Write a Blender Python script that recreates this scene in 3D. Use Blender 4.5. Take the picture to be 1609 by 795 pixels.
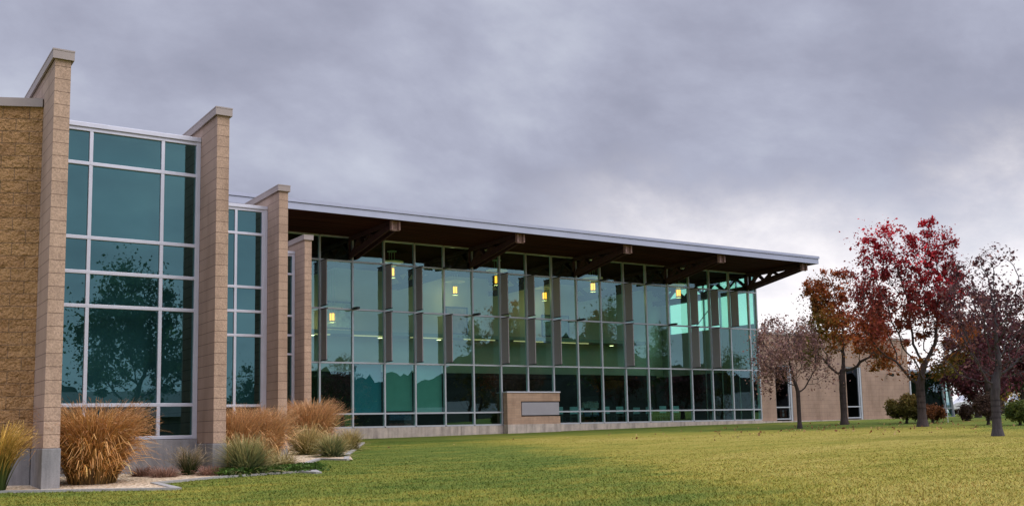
import bpy, math, random
import numpy as np
from math import radians as R, sin, cos, pi
SC=bpy.context.scene
for o in list(bpy.data.objects): bpy.data.objects.remove(o)
COL=SC.collection
LIFT=1.137          # everything is modelled with the eye at z=0 and lifted at the end so the ground under the camera is 0

# ------------------------------------------------------------------ camera
YAW,PIT,ROL=.598678,.116759,-.0230357
from mathutils import Matrix, Vector
_f=Vector((cos(PIT)*sin(YAW),cos(PIT)*cos(YAW),sin(PIT))); _r=Vector((cos(YAW),-sin(YAW),0)); _u=_r.cross(_f)
_r2=cos(ROL)*_r+sin(ROL)*_u; _u2=-sin(ROL)*_r+cos(ROL)*_u
cd=bpy.data.cameras.new('camera'); cam=bpy.data.objects.new('camera',cd); COL.objects.link(cam)
cam.matrix_world=Matrix(((_r2.x,_u2.x,-_f.x,0),(_r2.y,_u2.y,-_f.y,0),(_r2.z,_u2.z,-_f.z,0),(0,0,0,1)))
cd.sensor_width=36; cd.lens=36*1632.37/1609; cd.shift_x=-.02155; cd.shift_y=.05407; cd.clip_end=3000; cd.clip_start=.1
SC.camera=cam

# ------------------------------------------------------------------ light and sky
SC.view_settings.view_transform='Standard'; SC.view_settings.look='None'
SC.view_settings.exposure=0.0; SC.view_settings.gamma=1; SC.view_settings.use_curve_mapping=False
PATCH_EL,PATCH_AZ=R(48),R(150)     # azimuth from +Y towards +X
W=bpy.data.worlds.new("World"); SC.world=W; W.use_nodes=True
nt=W.node_tree; nt.nodes.clear()
def N(t,typ,loc=None,**k):
    n=t.nodes.new(typ)
    for a,b in k.items(): setattr(n,a,b)
    return n
def L(t,a,b): t.links.new(a,b)
def mth(t,op,a,b=None,c=None,clamp=False):
    n=t.nodes.new('ShaderNodeMath'); n.operation=op; n.use_clamp=clamp
    for i,v in enumerate((a,b,c)):
        if v is None: continue
        if isinstance(v,(int,float)): n.inputs[i].default_value=v
        else: t.links.new(v,n.inputs[i])
    return n.outputs[0]
def mixc(t,fac,a,b,typ='MIX'):
    n=t.nodes.new('ShaderNodeMix'); n.data_type='RGBA'; n.blend_type=typ
    for i,v in ((0,fac),(6,a),(7,b)):
        if isinstance(v,(int,float)): n.inputs[i].default_value=v
        elif isinstance(v,tuple): n.inputs[i].default_value=(*v,1)
        else: t.links.new(v,n.inputs[i])
    return n.outputs[2]
def ramp(t,fac,stops):
    n=t.nodes.new('ShaderNodeValToRGB'); cr=n.color_ramp
    while len(cr.elements)<len(stops): cr.elements.new(.5)
    for e,(p,c) in zip(cr.elements,stops): e.position=p; e.color=(*c,1) if len(c)==3 else c
    t.links.new(fac,n.inputs[0]); return n.outputs[0]
def noise(t,vec,scale,detail=4,rough=.5,dist=0,dim='3D'):
    n=t.nodes.new('ShaderNodeTexNoise'); n.noise_dimensions=dim
    n.inputs['Scale'].default_value=scale; n.inputs['Detail'].default_value=detail
    n.inputs['Roughness'].default_value=rough; n.inputs['Distortion'].default_value=dist
    if vec is not None: t.links.new(vec,n.inputs['Vector'])
    return n.outputs['Fac']
def smooth(t,x,a,b):
    n=t.nodes.new('ShaderNodeMapRange'); n.interpolation_type='SMOOTHSTEP'
    n.inputs[1].default_value=a; n.inputs[2].default_value=b; t.links.new(x,n.inputs[0]); return n.outputs[0]

sky=N(nt,'ShaderNodeTexSky'); sky.sky_type='NISHITA'; sky.sun_disc=False; sky.sun_elevation=PATCH_EL; sky.sun_rotation=PATCH_AZ
tc=N(nt,'ShaderNodeTexCoord'); sep=N(nt,'ShaderNodeSeparateXYZ'); L(nt,tc.outputs['Generated'],sep.inputs[0])
dx,dy,dz=sep.outputs
zz=mth(nt,'ADD',mth(nt,'MAXIMUM',dz,0),.42)
cmb=N(nt,'ShaderNodeCombineXYZ'); L(nt,mth(nt,'DIVIDE',dx,zz),cmb.inputs[0]); L(nt,mth(nt,'DIVIDE',dy,zz),cmb.inputs[1])
mp=N(nt,'ShaderNodeMapping'); L(nt,cmb.outputs[0],mp.inputs[0]); mp.inputs['Location'].default_value=(3.1,1.7,0); mp.inputs['Rotation'].default_value=(0,0,R(-34)); mp.inputs['Scale'].default_value=(1.0,1.25,1)
n1=noise(nt,mp.outputs[0],2.3,12,.60,.15)
n2=noise(nt,mp.outputs[0],6.5,7,.55,.2)
den=mth(nt,'ADD',mth(nt,'MULTIPLY',n1,.76),mth(nt,'MULTIPLY',n2,.24))
cl=ramp(nt,den,[(.33,(.32,.335,.435)),(.43,(.375,.39,.50)),(.52,(.44,.46,.58)),(.66,(.57,.60,.71))])
# bright break in the cloud low on the right (towards hidden sunlight)
gx,gy=.80,.62
hl=mth(nt,'SQRT',mth(nt,'ADD',mth(nt,'MULTIPLY',dx,dx),mth(nt,'MULTIPLY',dy,dy)))
gh=Vector((gx,gy)).normalized()
dot=mth(nt,'DIVIDE',mth(nt,'ADD',mth(nt,'MULTIPLY',dx,gh.x),mth(nt,'MULTIPLY',dy,gh.y)),mth(nt,'MAXIMUM',hl,.001))
elev=smooth(nt,mth(nt,'ADD',dz,mth(nt,'MULTIPLY',mth(nt,'SUBTRACT',n1,.5),.26)),.25,.09)
g=mth(nt,'MULTIPLY',smooth(nt,dot,.935,.992),elev)
cl=mixc(nt,g,cl,(1.3,1.24,1.24))
# low horizon paleness
cl=mixc(nt,mth(nt,'MULTIPLY',smooth(nt,dz,.16,.0),.35),cl,(.55,.55,.66))
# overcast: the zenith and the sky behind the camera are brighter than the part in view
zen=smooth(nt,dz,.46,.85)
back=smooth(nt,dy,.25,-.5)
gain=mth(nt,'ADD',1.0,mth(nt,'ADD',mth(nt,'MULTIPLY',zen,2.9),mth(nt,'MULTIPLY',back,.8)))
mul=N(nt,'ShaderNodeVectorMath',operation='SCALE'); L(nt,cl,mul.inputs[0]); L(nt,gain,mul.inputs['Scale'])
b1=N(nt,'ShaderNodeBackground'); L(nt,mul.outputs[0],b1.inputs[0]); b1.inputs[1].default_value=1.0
b2=N(nt,'ShaderNodeBackground'); L(nt,sky.outputs[0],b2.inputs[0]); b2.inputs[1].default_value=.1
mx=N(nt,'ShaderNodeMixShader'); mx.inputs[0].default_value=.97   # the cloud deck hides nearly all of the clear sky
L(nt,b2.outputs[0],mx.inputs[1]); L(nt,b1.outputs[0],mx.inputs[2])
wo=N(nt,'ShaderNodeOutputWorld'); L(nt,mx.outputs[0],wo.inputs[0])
sd=bpy.data.lights.new('overcast_lamp','SUN'); sd.energy=1.5; sd.angle=R(40); sd.color=(1,.93,.84)  # soft lamp added to act as a bright overcast patch behind the camera
overcast_lamp=bpy.data.objects.new('overcast_lamp',sd); COL.objects.link(overcast_lamp)
sv=Vector((sin(PATCH_AZ)*cos(PATCH_EL),cos(PATCH_AZ)*cos(PATCH_EL),sin(PATCH_EL)))
overcast_lamp.rotation_euler=sv.to_track_quat('Z','Y').to_euler(); overcast_lamp.location=sv*60

# ------------------------------------------------------------------ helpers
class MB:
    """collects faces, then links them as one mesh object"""
    def __init__(s): s.v=[]; s.f=[]
    def quad(s,*p):
        b=len(s.v); s.v+=[tuple(q) for q in p]; s.f.append(tuple(range(b,b+len(p))))
    def box(s,x0,x1,y0,y1,z0,z1):
        b=len(s.v)
        s.v+=[(x,y,z) for z in (z0,z1) for y in (y0,y1) for x in (x0,x1)]
        s.f+=[tuple(b+i for i in q) for q in ((0,2,3,1),(4,5,7,6),(0,1,5,4),(2,6,7,3),(0,4,6,2),(1,3,7,5))]; return s
    def prism(s,poly,axis,a,b):
        """poly: list of 2D points, extruded along axis ('x','y','z') from a to b"""
        n=len(poly); k=len(s.v)
        def P(p,t): return {'x':(t,p[0],p[1]),'y':(p[0],t,p[1]),'z':(p[0],p[1],t)}[axis]
        s.v+=[P(p,a) for p in poly]+[P(p,b) for p in poly]
        s.f.append(tuple(k+i for i in range(n))[::-1]); s.f.append(tuple(k+n+i for i in range(n)))
        for i in range(n): j=(i+1)%n; s.f.append((k+i,k+j,k+n+j,k+n+i))
        return s
    def bar(s,p,q,w,h=None):
        """beam of section w (sideways) x h between two points"""
        h=h or w; p=Vector(p); q=Vector(q); d=(q-p).normalized()
        a=d.cross(Vector((0,0,1)))
        if a.length<1e-3: a=Vector((1,0,0))
        a.normalize(); b=a.cross(d)
        k=len(s.v)
        for c in (p,q):
            for i,j in ((-1,-1),(1,-1),(1,1),(-1,1)): s.v.append(tuple(c+a*i*w/2+b*j*h/2))
        s.f+=[tuple(k+i for i in t) for t in ((3,2,1,0),(4,5,6,7),(0,1,5,4),(1,2,6,5),(2,3,7,6),(3,0,4,7))]; return s
    def tube(s,pts,rads,n=8,cap=True):
        k0=len(s.v); m=len(pts)
        for i,(p,r) in enumerate(zip(pts,rads)):
            p=Vector(p); d=(Vector(pts[min(i+1,m-1)])-Vector(pts[max(i-1,0)])).normalized()
            a=d.cross(Vector((.3,.9,.1))); a.normalize(); b=d.cross(a)
            for j in range(n):
                t=2*pi*j/n; s.v.append(tuple(p+a*cos(t)*r+b*sin(t)*r))
        for i in range(m-1):
            for j in range(n):
                q=(j+1)%n; s.f.append((k0+i*n+j,k0+i*n+q,k0+(i+1)*n+q,k0+(i+1)*n+j))
        if cap: s.f.append(tuple(range(k0,k0+n))[::-1]); s.f.append(tuple(range(k0+(m-1)*n,k0+m*n)))
        return s
    def build(s,name,mat,parent=None,off=None,smooth=False,bevel=0):
        if parent is not None and off is None: off=Vector(parent.get('_o',(0,0,0)))
        me=bpy.data.meshes.new(name); v=s.v
        if off is not None: v=[(a-off[0],b-off[1],c-off[2]) for a,b,c in v]
        me.from_pydata(v,[],s.f); me.update()
        o=bpy.data.objects.new(name,me); COL.objects.link(o)
        if mat: me.materials.append(mat)
        if parent is not None: o.parent=parent
        if smooth:
            for p in me.polygons: p.use_smooth=True
        if bevel:
            b=o.modifiers.new('bevel','BEVEL'); b.width=bevel; b.segments=2; b.limit_method='ANGLE'
        if parent is not None and '_o' in parent: o['_o']=parent['_o']
        return o
def tag(o,label,cat,group=None):
    o['label']=label; o['category']=cat
    if group: o['group']=group
    return o
def thing(name,label,cat,loc=(0,0,0),rz=0,group=None,world=False):
    o=bpy.data.objects.new(name,None); COL.objects.link(o); o.location=loc; o.rotation_euler=(0,0,rz); o.empty_display_size=.2
    if world: o['_o']=tuple(float(c) for c in loc)     # parts are written in world coordinates
    return tag(o,label,cat,group)
def struct(o): o['kind']='structure'; return o
def np_mesh(name,V,F,mat,parent=None,col=None,smooth=False):
    V=np.asarray(V,np.float32); F=np.asarray(F,np.int32); k=F.shape[1]
    me=bpy.data.meshes.new(name); me.vertices.add(len(V)); me.vertices.foreach_set('co',V.ravel())
    me.loops.add(F.size); me.loops.foreach_set('vertex_index',F.ravel())
    me.polygons.add(len(F)); me.polygons.foreach_set('loop_start',np.arange(len(F),dtype=np.int32)*k)
    me.polygons.foreach_set('loop_total',np.full(len(F),k,np.int32))
    if smooth: me.polygons.foreach_set('use_smooth',np.ones(len(F),bool))
    me.update(calc_edges=True); me.validate()
    if col is not None:
        a=me.color_attributes.new('Col','FLOAT_COLOR','POINT'); c=np.ones((len(V),4),np.float32); c[:,:3]=col
        a.data.foreach_set('color',c.ravel())
    if mat: me.materials.append(mat)
    o=bpy.data.objects.new(name,me); COL.objects.link(o)
    if parent is not None: o.parent=parent
    return o

# ------------------------------------------------------------------ materials
def newmat(name):
    m=bpy.data.materials.new(name); m.use_nodes=True; t=m.node_tree; b=t.nodes['Principled BSDF']; return m,t,b
def bump(t,b,h,strength=.5,dist=.02):
    n=t.nodes.new('ShaderNodeBump'); n.inputs['Strength'].default_value=strength; n.inputs['Distance'].default_value=dist
    t.links.new(h,n.inputs['Height']); t.links.new(n.outputs[0],b.inputs['Normal'])
def plain(name,c,rough=.6,metal=0,var=.12,scale=6,bmp=0):
    m,t,b=newmat(name); tc=N(t,'ShaderNodeTexCoord'); n=noise(t,tc.outputs['Object'],scale,5,.6)
    lo=tuple(x*(1-var) for x in c); hi=tuple(min(1,x*(1+var)) for x in c)
    L(t,ramp(t,n,[(.3,lo),(.7,hi)]),b.inputs['Base Color']); b.inputs['Roughness'].default_value=rough; b.inputs['Metallic'].default_value=metal
    if bmp: bump(t,b,n,bmp,.01)
    return m
def emis(name,c,s):
    m,t,b=newmat(name); b.inputs['Base Color'].default_value=(*c,1); b.inputs['Emission Color'].default_value=(*c,1); b.inputs['Emission Strength'].default_value=s; return m
def block_mat(name,c1,c2,mortar,zoff=0,split=.0,bw=.406,rh=.2032,ms=.006,mottle=.25,fine=60,bs=.4):
    m,t,b=newmat(name); tc=N(t,'ShaderNodeTexCoord'); s=N(t,'ShaderNodeSeparateXYZ'); L(t,tc.outputs['Object'],s.inputs[0])
    c=N(t,'ShaderNodeCombineXYZ'); L(t,mth(t,'ADD',s.outputs[0],s.outputs[1]),c.inputs[0]); L(t,mth(t,'ADD',s.outputs[2],zoff),c.inputs[1])
    br=N(t,'ShaderNodeTexBrick'); L(t,c.outputs[0],br.inputs['Vector']); br.offset=.5
    for k,v in (('Scale',1),('Mortar Size',ms),('Mortar Smooth',.3),('Bias',0),('Brick Width',bw),('Row Height',rh)): br.inputs[k].default_value=v
    br.inputs['Color1'].default_value=(*c1,1); br.inputs['Color2'].default_value=(*c2,1); br.inputs['Mortar'].default_value=(*mortar,1)
    nf=noise(t,tc.outputs['Object'],fine,4,.7); nl=noise(t,tc.outputs['Object'],1.3,4,.55); nm=noise(t,tc.outputs['Object'],fine*.25,3,.6)
    k=ramp(t,nf,[(.35,(1-mottle,)*3),(.62,(1+mottle*.5,)*3)])
    col=mixc(t,1.0,br.outputs['Color'],k,'MULTIPLY')
    col=mixc(t,1.0,col,ramp(t,nl,[(.3,(.84,.83,.82)),(.7,(1.08,1.08,1.08))]),'MULTIPLY')
    mpw=N(t,'ShaderNodeMapping'); L(t,tc.outputs['Object'],mpw.inputs[0]); mpw.inputs['Scale'].default_value=(2.2,2.2,.3)
    stn=noise(t,mpw.outputs[0],1,5,.62); col=mixc(t,1.0,col,ramp(t,stn,[(.32,(.80,.78,.76)),(.52,(1,1,1)),(.75,(1.07,1.06,1.04))]),'MULTIPLY')
    L(t,col,b.inputs['Base Color']); b.inputs['Roughness'].default_value=.92
    h=mth(t,'ADD',mth(t,'MULTIPLY',nf,.35),mth(t,'MULTIPLY',nm,split)); h=mth(t,'SUBTRACT',h,mth(t,'MULTIPLY',br.outputs['Fac'],.9))
    bump(t,b,h,bs,.06 if split>2 else .02); return m
def concrete_mat(name,c,zdark=0):
    m,t,b=newmat(name); tc=N(t,'ShaderNodeTexCoord')
    mpn=N(t,'ShaderNodeMapping'); L(t,tc.outputs['Object'],mpn.inputs[0]); mpn.inputs['Scale'].default_value=(5,5,.55)
    st=noise(t,mpn.outputs[0],1.2,5,.6); bl=noise(t,tc.outputs['Object'],2.2,6,.65); fn=noise(t,tc.outputs['Object'],45,3,.6)
    col=ramp(t,st,[(.3,tuple(x*.66 for x in c)),(.5,c),(.72,tuple(x*1.22 for x in c))])
    col=mixc(t,1,col,ramp(t,bl,[(.3,(.72,.72,.74)),(.65,(1.1,1.09,1.06))]),'MULTIPLY')
    col=mixc(t,1,col,ramp(t,fn,[(.3,(.9,.9,.9)),(.7,(1.06,1.06,1.06))]),'MULTIPLY')
    L(t,col,b.inputs['Base Color']); b.inputs['Roughness'].default_value=.88; bump(t,b,fn,.25,.006); return m
def glass_mat(name,tint,refl=(.9,.95,1),f0=.22,wave=.0):
    m,t,b=newmat(name); t.nodes.remove(b); out=t.nodes['Material Output']
    tr=N(t,'ShaderNodeBsdfTransparent'); tr.inputs[0].default_value=(*tint,1)
    gl=N(t,'ShaderNodeBsdfGlossy'); gl.inputs['Color'].default_value=(*refl,1); gl.inputs['Roughness'].default_value=.0
    lw=N(t,'ShaderNodeLayerWeight'); lw.inputs[0].default_value=.5
    fac=mth(t,'ADD',mth(t,'MULTIPLY',mth(t,'POWER',lw.outputs['Facing'],5),1-f0),f0,clamp=True)
    if wave:
        tc=N(t,'ShaderNodeTexCoord'); n=noise(t,tc.outputs['Object'],1.1,1,.4)
        bp=N(t,'ShaderNodeBump'); bp.inputs['Strength'].default_value=wave; bp.inputs['Distance'].default_value=.02; L(t,n,bp.inputs['Height']); L(t,bp.outputs[0],gl.inputs['Normal'])
    ms=N(t,'ShaderNodeMixShader'); L(t,fac,ms.inputs[0]); L(t,tr.outputs[0],ms.inputs[1]); L(t,gl.outputs[0],ms.inputs[2]); L(t,ms.outputs[0],out.inputs[0]); return m
def attr_mat(name,rough=.7,trans=.3,gain=1.0):
    m,t,b=newmat(name); a=N(t,'ShaderNodeAttribute'); a.attribute_name='Col'
    b.inputs['Roughness'].default_value=rough; b.inputs['Specular IOR Level'].default_value=.15
    L(t,a.outputs['Color'],b.inputs['Base Color'])
    tl=N(t,'ShaderNodeBsdfTranslucent'); L(t,a.outputs['Color'],tl.inputs[0])
    ms=N(t,'ShaderNodeMixShader'); ms.inputs[0].default_value=trans; L(t,b.outputs[0],ms.inputs[1]); L(t,tl.outputs[0],ms.inputs[2])
    L(t,ms.outputs[0],t.nodes['Material Output'].inputs[0]); return m

M={}
M['pier']=block_mat('pier_block',(.51,.35,.25),(.44,.30,.215),(.20,.13,.09),zoff=-.6,split=.5,ms=.006,mottle=.30,fine=45,bw=8,bs=.5)
M['smooth']=block_mat('smooth_block',(.43,.305,.235),(.40,.285,.22),(.15,.10,.08),zoff=-.6,split=.1,ms=.006,mottle=.08,bw=8,bs=.25)
M['rock']=block_mat('rock_face_block',(.49,.275,.115),(.39,.21,.085),(.28,.17,.09),zoff=-.6,split=2.2,ms=.006,mottle=.34,fine=26,bs=1.0)
M['tan']=block_mat('tan_block',(.37,.25,.185),(.345,.235,.175),(.27,.185,.14),zoff=-.2,split=.2,ms=.008,mottle=.14,bs=.3)
M['signbrick']=block_mat('sign_brick',(.50,.33,.225),(.41,.265,.18),(.34,.25,.19),zoff=-.02,bw=.406,rh=.1,ms=.006,mottle=.12,bs=.3)
M['concrete']=concrete_mat('stained_concrete',(.27,.26,.26))
M['concrete_light']=concrete_mat('pale_concrete',(.50,.42,.36))
M['curb']=plain('curb_concrete',(.34,.32,.29),.9,0,.18,20,.2)
M['coping']=plain('taupe_coping',(.33,.27,.245),.5,.0,.06,2)
M['alu']=plain('aluminium_frame',(.60,.60,.66),.42,.25,.05,3)
M['entry_frame']=plain('entry_frame_paint',(.50,.52,.55),.5)
M['thin_alu']=plain('mullion_aluminium',(.48,.50,.54),.4,.3,.06,3)
M['fascia']=plain('grey_fascia',(.40,.42,.52),.45,.2,.05,1.2)
M['steel']=plain('rust_brown_steel',(.045,.014,.013),.8,0,.5,9,.3)
M['plate']=plain('end_plate_steel',(.30,.18,.15),.6,.2,.45,18,.3)
M['dark']=plain('dark_metal',(.025,.025,.028),.5,.3,.2,8)
M['shade']=plain('perforated_grey_panel',(.36,.32,.33),.6,.2,.10,40)
M['board']=plain('soffit',(.10,.055,.035),.75)
m,t,b=newmat('soffit_boards'); tcn=N(t,'ShaderNodeTexCoord'); mpn=N(t,'ShaderNodeMapping'); L(t,tcn.outputs['Object'],mpn.inputs[0]); mpn.inputs['Scale'].default_value=(.35,7,1)
s1=noise(t,mpn.outputs[0],1,4,.6); wv=N(t,'ShaderNodeTexWave'); wv.bands_direction='Y'; wv.inputs['Scale'].default_value=1.1; L(t,tcn.outputs['Object'],wv.inputs['Vector'])
c=ramp(t,s1,[(.3,(.018,.007,.006)),(.7,(.075,.026,.019))]); c=mixc(t,1,c,ramp(t,wv.outputs['Fac'],[(.0,(.25,.25,.25)),(.12,(1,1,1))]),'MULTIPLY')
L(t,c,b.inputs['Base Color']); b.inputs['Roughness'].default_value=.95; b.inputs['Specular IOR Level'].default_value=.05; M['board']=m
M['wall_in']=plain('interior_wall',(.62,.57,.46),.85,0,.05,1)
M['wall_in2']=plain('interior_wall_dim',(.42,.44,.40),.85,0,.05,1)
M['floor_in']=plain('carpet',(.025,.03,.035),.95)
M['wood_in']=plain('dark_table_wood',(.06,.045,.035),.5)
M['chair_in']=plain('grey_blue_chair',(.20,.25,.29),.6)
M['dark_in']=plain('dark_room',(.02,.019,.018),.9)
M['shade_blue']=plain('blue_roller_shade',(.02,.13,.20),.8,0,.08,3)
M['shade_green']=plain('pale_green_roller_shade',(.13,.22,.21),.8,0,.08,3)
M['blind']=plain('bay_roller_shade',(.30,.36,.38),.85,0,.04,1)
M['glass_hall']=glass_mat('green_tinted_glass',(.56,.95,.83),(.52,.86,.86),.21,.03)
M['glass_bay']=glass_mat('teal_tinted_glass',(.22,.40,.40),(.34,.66,.66),.22,.02)
M['glass_dark']=glass_mat('dark_glass',(.25,.30,.32),(.5,.6,.65),.03)
M['glass_entry']=glass_mat('entry_glass',(.40,.62,.62),(.55,.75,.78),.22,.02)
M['lamp']=emis('lamp_glow',(1.0,.33,.03),3.6)
M['strip']=emis('ceiling_strip_glow',(1.0,.85,.45),5)
M['strip2']=emis('ledge_strip_glow',(1.0,.70,.35),.55)
M['disc']=plain('lamp_reflector',(.75,.73,.60),.5)
M['leaf']=attr_mat('tree_leaf',.6,.35)
M['grass_blade']=attr_mat('dry_grass_blade',.75,.25)
M['signpanel']=plain('grey_sign_panel',(.34,.32,.34),.5,.1,.05,1.5)
M['black']=plain('black_gap',(.02,.018,.018),.8)
M['white']=plain('white_paint',(.75,.75,.73),.6)
M['yellow']=plain('yellow_housing',(.75,.36,.03),.5)
M['roofing']=plain('grey_roof_membrane',(.35,.34,.33),.9)
M['shingle']=plain('asphalt_shingles',(.16,.15,.15),.9,0,.2,12)
M['siding']=plain('pale_siding',(.16,.15,.14),.85)
M['rubber']=plain('rubber',(.02,.02,.02),.8)
M['carglass']=plain('dark_car_glass',(.02,.025,.03),.1)
def bark(name,c):
    m,t,b=newmat(name); tc=N(t,'ShaderNodeTexCoord'); mpn=N(t,'ShaderNodeMapping'); L(t,tc.outputs['Object'],mpn.inputs[0]); mpn.inputs['Scale'].default_value=(18,18,4)
    n=noise(t,mpn.outputs[0],1,5,.65); L(t,ramp(t,n,[(.3,tuple(x*.5 for x in c)),(.7,tuple(x*1.4 for x in c))]),b.inputs['Base Color']); b.inputs['Roughness'].default_value=.9; bump(t,b,n,.6,.02); return m
M['bark']=bark('brown_bark',(.05,.034,.03)); M['bark_grey']=bark('grey_bark',(.05,.04,.042))

# ------------------------------------------------------------------ ground
def zg(X,Y):
    X=np.asarray(X,float); Y=np.asarray(Y,float)
    d=np.hypot(X,Y); z=np.where(d<49,-1.137+.0245*d,.0635+(np.minimum(d,140)-49)*.011)
    w=np.clip((Y+12)/14,0,1); w=w*w*(3-2*w)
    # soft swell in the middle of the lawn
    return z*w+(-1.137)*(1-w)
def zgf(x,y): return float(zg(x,y))
def lawn_color(t):
    g=N(t,'ShaderNodeNewGeometry'); pos=g.outputs['Position']
    s=N(t,'ShaderNodeSeparateXYZ'); L(t,pos,s.inputs[0]); c=N(t,'ShaderNodeCombineXYZ'); L(t,s.outputs[0],c.inputs[0]); L(t,s.outputs[1],c.inputs[1]); p=c.outputs[0]
    mpn=N(t,'ShaderNodeMapping'); L(t,p,mpn.inputs[0]); mpn.inputs['Rotation'].default_value=(0,0,R(34.3)); mpn.inputs['Scale'].default_value=(.55,1.5,1)
    big=noise(t,mpn.outputs[0],.16,4,.55,.5); mid=noise(t,mpn.outputs[0],1.3,6,.68,.5); fine=noise(t,p,26,4,.75)
    # drier band running across the rise of the lawn
    ax=mth(t,'ADD',mth(t,'MULTIPLY',s.outputs[0],.826),mth(t,'MULTIPLY',s.outputs[1],-.5636))   # lateral
    dp=mth(t,'ADD',mth(t,'MULTIPLY',s.outputs[0],.5636),mth(t,'MULTIPLY',s.outputs[1],.826))    # depth
    wob=mth(t,'MULTIPLY',mth(t,'SUBTRACT',noise(t,p,.35,4,.6,.6),.5),15)
    dg=mth(t,'ADD',mth(t,'ADD',dp,mth(t,'MULTIPLY',ax,4.7)),wob)
    dry=mth(t,'MULTIPLY',mth(t,'MULTIPLY',smooth(t,dg,19,35),smooth(t,mth(t,'ADD',dp,mth(t,'MULTIPLY',wob,.35)),41,33)),smooth(t,ax,19,11))
    dry2=mth(t,'MULTIPLY',smooth(t,dp,17,12),.55)
    dr=mth(t,'ADD',mth(t,'ADD',mth(t,'MULTIPLY',dry,.36),mth(t,'MULTIPLY',dry2,.16)),mth(t,'ADD',mth(t,'MULTIPLY',mth(t,'SUBTRACT',big,.5),.8),mth(t,'MULTIPLY',mth(t,'SUBTRACT',mid,.5),.95)))
    col=ramp(t,mth(t,'ADD',dr,.21),[(.0,(.062,.108,.017)),(.25,(.128,.155,.026)),(.5,(.25,.22,.038)),(.8,(.36,.29,.075))])
    return col,fine,mid
m,t,b=newmat('lawn'); col,fine,mid=lawn_color(t)
col=mixc(t,1,col,ramp(t,fine,[(.3,(.74,.75,.72)),(.65,(1.18,1.16,1.14))]),'MULTIPLY')
L(t,col,b.inputs['Base Color']); b.inputs['Roughness'].default_value=.95; b.inputs['Specular IOR Level'].default_value=.1; bump(t,b,fine,.7,.03); M['lawn']=m
m,t,b=newmat('lawn_blade'); col,fine,mid=lawn_color(t); a=N(t,'ShaderNodeAttribute'); a.attribute_name='Col'
col=mixc(t,1,col,a.outputs['Color'],'MULTIPLY'); L(t,col,b.inputs['Base Color']); b.inputs['Roughness'].default_value=.8; b.inputs['Specular IOR Level'].default_value=.1; M['lawn_blade']=m

def grid_mesh(name,xs,ys,mat,dz=0):
    X,Y=np.meshgrid(xs,ys); Z=zg(X,Y)+dz; V=np.stack([X.ravel(),Y.ravel(),Z.ravel()],1)
    nx=len(xs); ny=len(ys); i,j=np.meshgrid(np.arange(nx-1),np.arange(ny-1)); a=(j*nx+i).ravel()
    return np_mesh(name,V,np.stack([a,a+1,a+nx+1,a+nx],1),mat,smooth=True)
xs=np.concatenate([-np.geomspace(900,14,14),np.linspace(-12,62,75),np.geomspace(64,900,18)])
ys=np.concatenate([-np.geomspace(900,14,14),np.linspace(-12,62,75),np.geomspace(64,900,18)])
struct(grid_mesh('ground',xs,ys,M['lawn']))

# planting bed: wood chips and gravel
BED=[(-4.0,20.6),(-1.0,18.0),(2.18,16.95),(3.34,16.30),(4.34,15.64),(4.34,17.1),(5.42,17.75),(7.18,18.2),(7.3,17.7),(8.1,20.4),(9.29,22.4),(9.67,21.4),(10.9,24.4),(12.44,27.3),(14.6,31.5),(15.2,36.0),(8,36),(-4,36)]
m,t,b=newmat('wood_chips'); tc=N(t,'ShaderNodeTexCoord'); vo=N(t,'ShaderNodeTexVoronoi'); vo.inputs['Scale'].default_value=28; L(t,tc.outputs['Object'],vo.inputs[0])
sp=N(t,'ShaderNodeSeparateColor'); L(t,vo.outputs['Color'],sp.inputs[0])
L(t,ramp(t,sp.outputs[0],[(0,(.24,.15,.08)),(.3,(.52,.37,.22)),(.7,(.72,.56,.37)),(1,(.80,.69,.52))]),b.inputs['Base Color']); b.inputs['Roughness'].default_value=.95; bump(t,b,vo.outputs['Distance'],.8,.03); M['chips']=m
mb=MB(); mb.v=[(x,y,zgf(x,y)+.02) for x,y in BED]; 
import mathutils
tris=mathutils.geometry.tessellate_polygon([[Vector((x,y,0)) for x,y in BED]])
mb.f=[tuple(tr) for tr in tris]; bed=mb.build('planting_bed',M['chips']); bed['kind']='structure'
# concrete mow strip along the bed
mb=MB()
pl=[(-4.0,20.6),(-1.0,18.0),(2.18,16.95),(3.34,16.30),(4.34,15.64)]; 
def strip(mb,pl,w,h):
    for a,b_ in zip(pl[:-1],pl[1:]):
        p=Vector((*a,zgf(*a)-h/2+.035)); q=Vector((*b_,zgf(*b_)-h/2+.035)); mb.bar(p,q,w,h)
for q in (pl,[(4.30,15.72),(4.34,17.1)],[(4.34,17.1),(5.42,17.75),(7.18,18.2),(7.3,17.6)],[(7.3,17.7),(8.1,20.4),(9.29,22.4),(9.62,21.5)],[(9.6,21.6),(10.9,24.4),(12.44,27.3),(14.6,31.5)]): strip(mb,q,.12,.07)
mow=mb.build('mow_strip',M['curb']); mow['kind']='structure'

# road and far pavement on the right
mb=MB(); 
def ribbon(mb,p0,p1,w,dz,seg=20):
    p0=Vector(p0); p1=Vector(p1); d=(p1-p0).normalized(); n=Vector((-d.y,d.x))*w/2
    pr=None
    for i in range(seg+1):
        c=p0.lerp(p1,i/seg); a=c+n; b_=c-n; cur=((a.x,a.y,zgf(a.x,a.y)+dz),(b_.x,b_.y,zgf(b_.x,b_.y)+dz))
        if pr: mb.quad(pr[0],pr[1],cur[1],cur[0])
        pr=cur
ribbon(mb,(60,70),(160,10),9,.03); struct(mb.build('road',plain('asphalt',(.055,.055,.058),.9)))
mb=MB(); ribbon(mb,(54,62),(150,4),1.6,.05); struct(mb.build('pavement',M['curb']))

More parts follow.
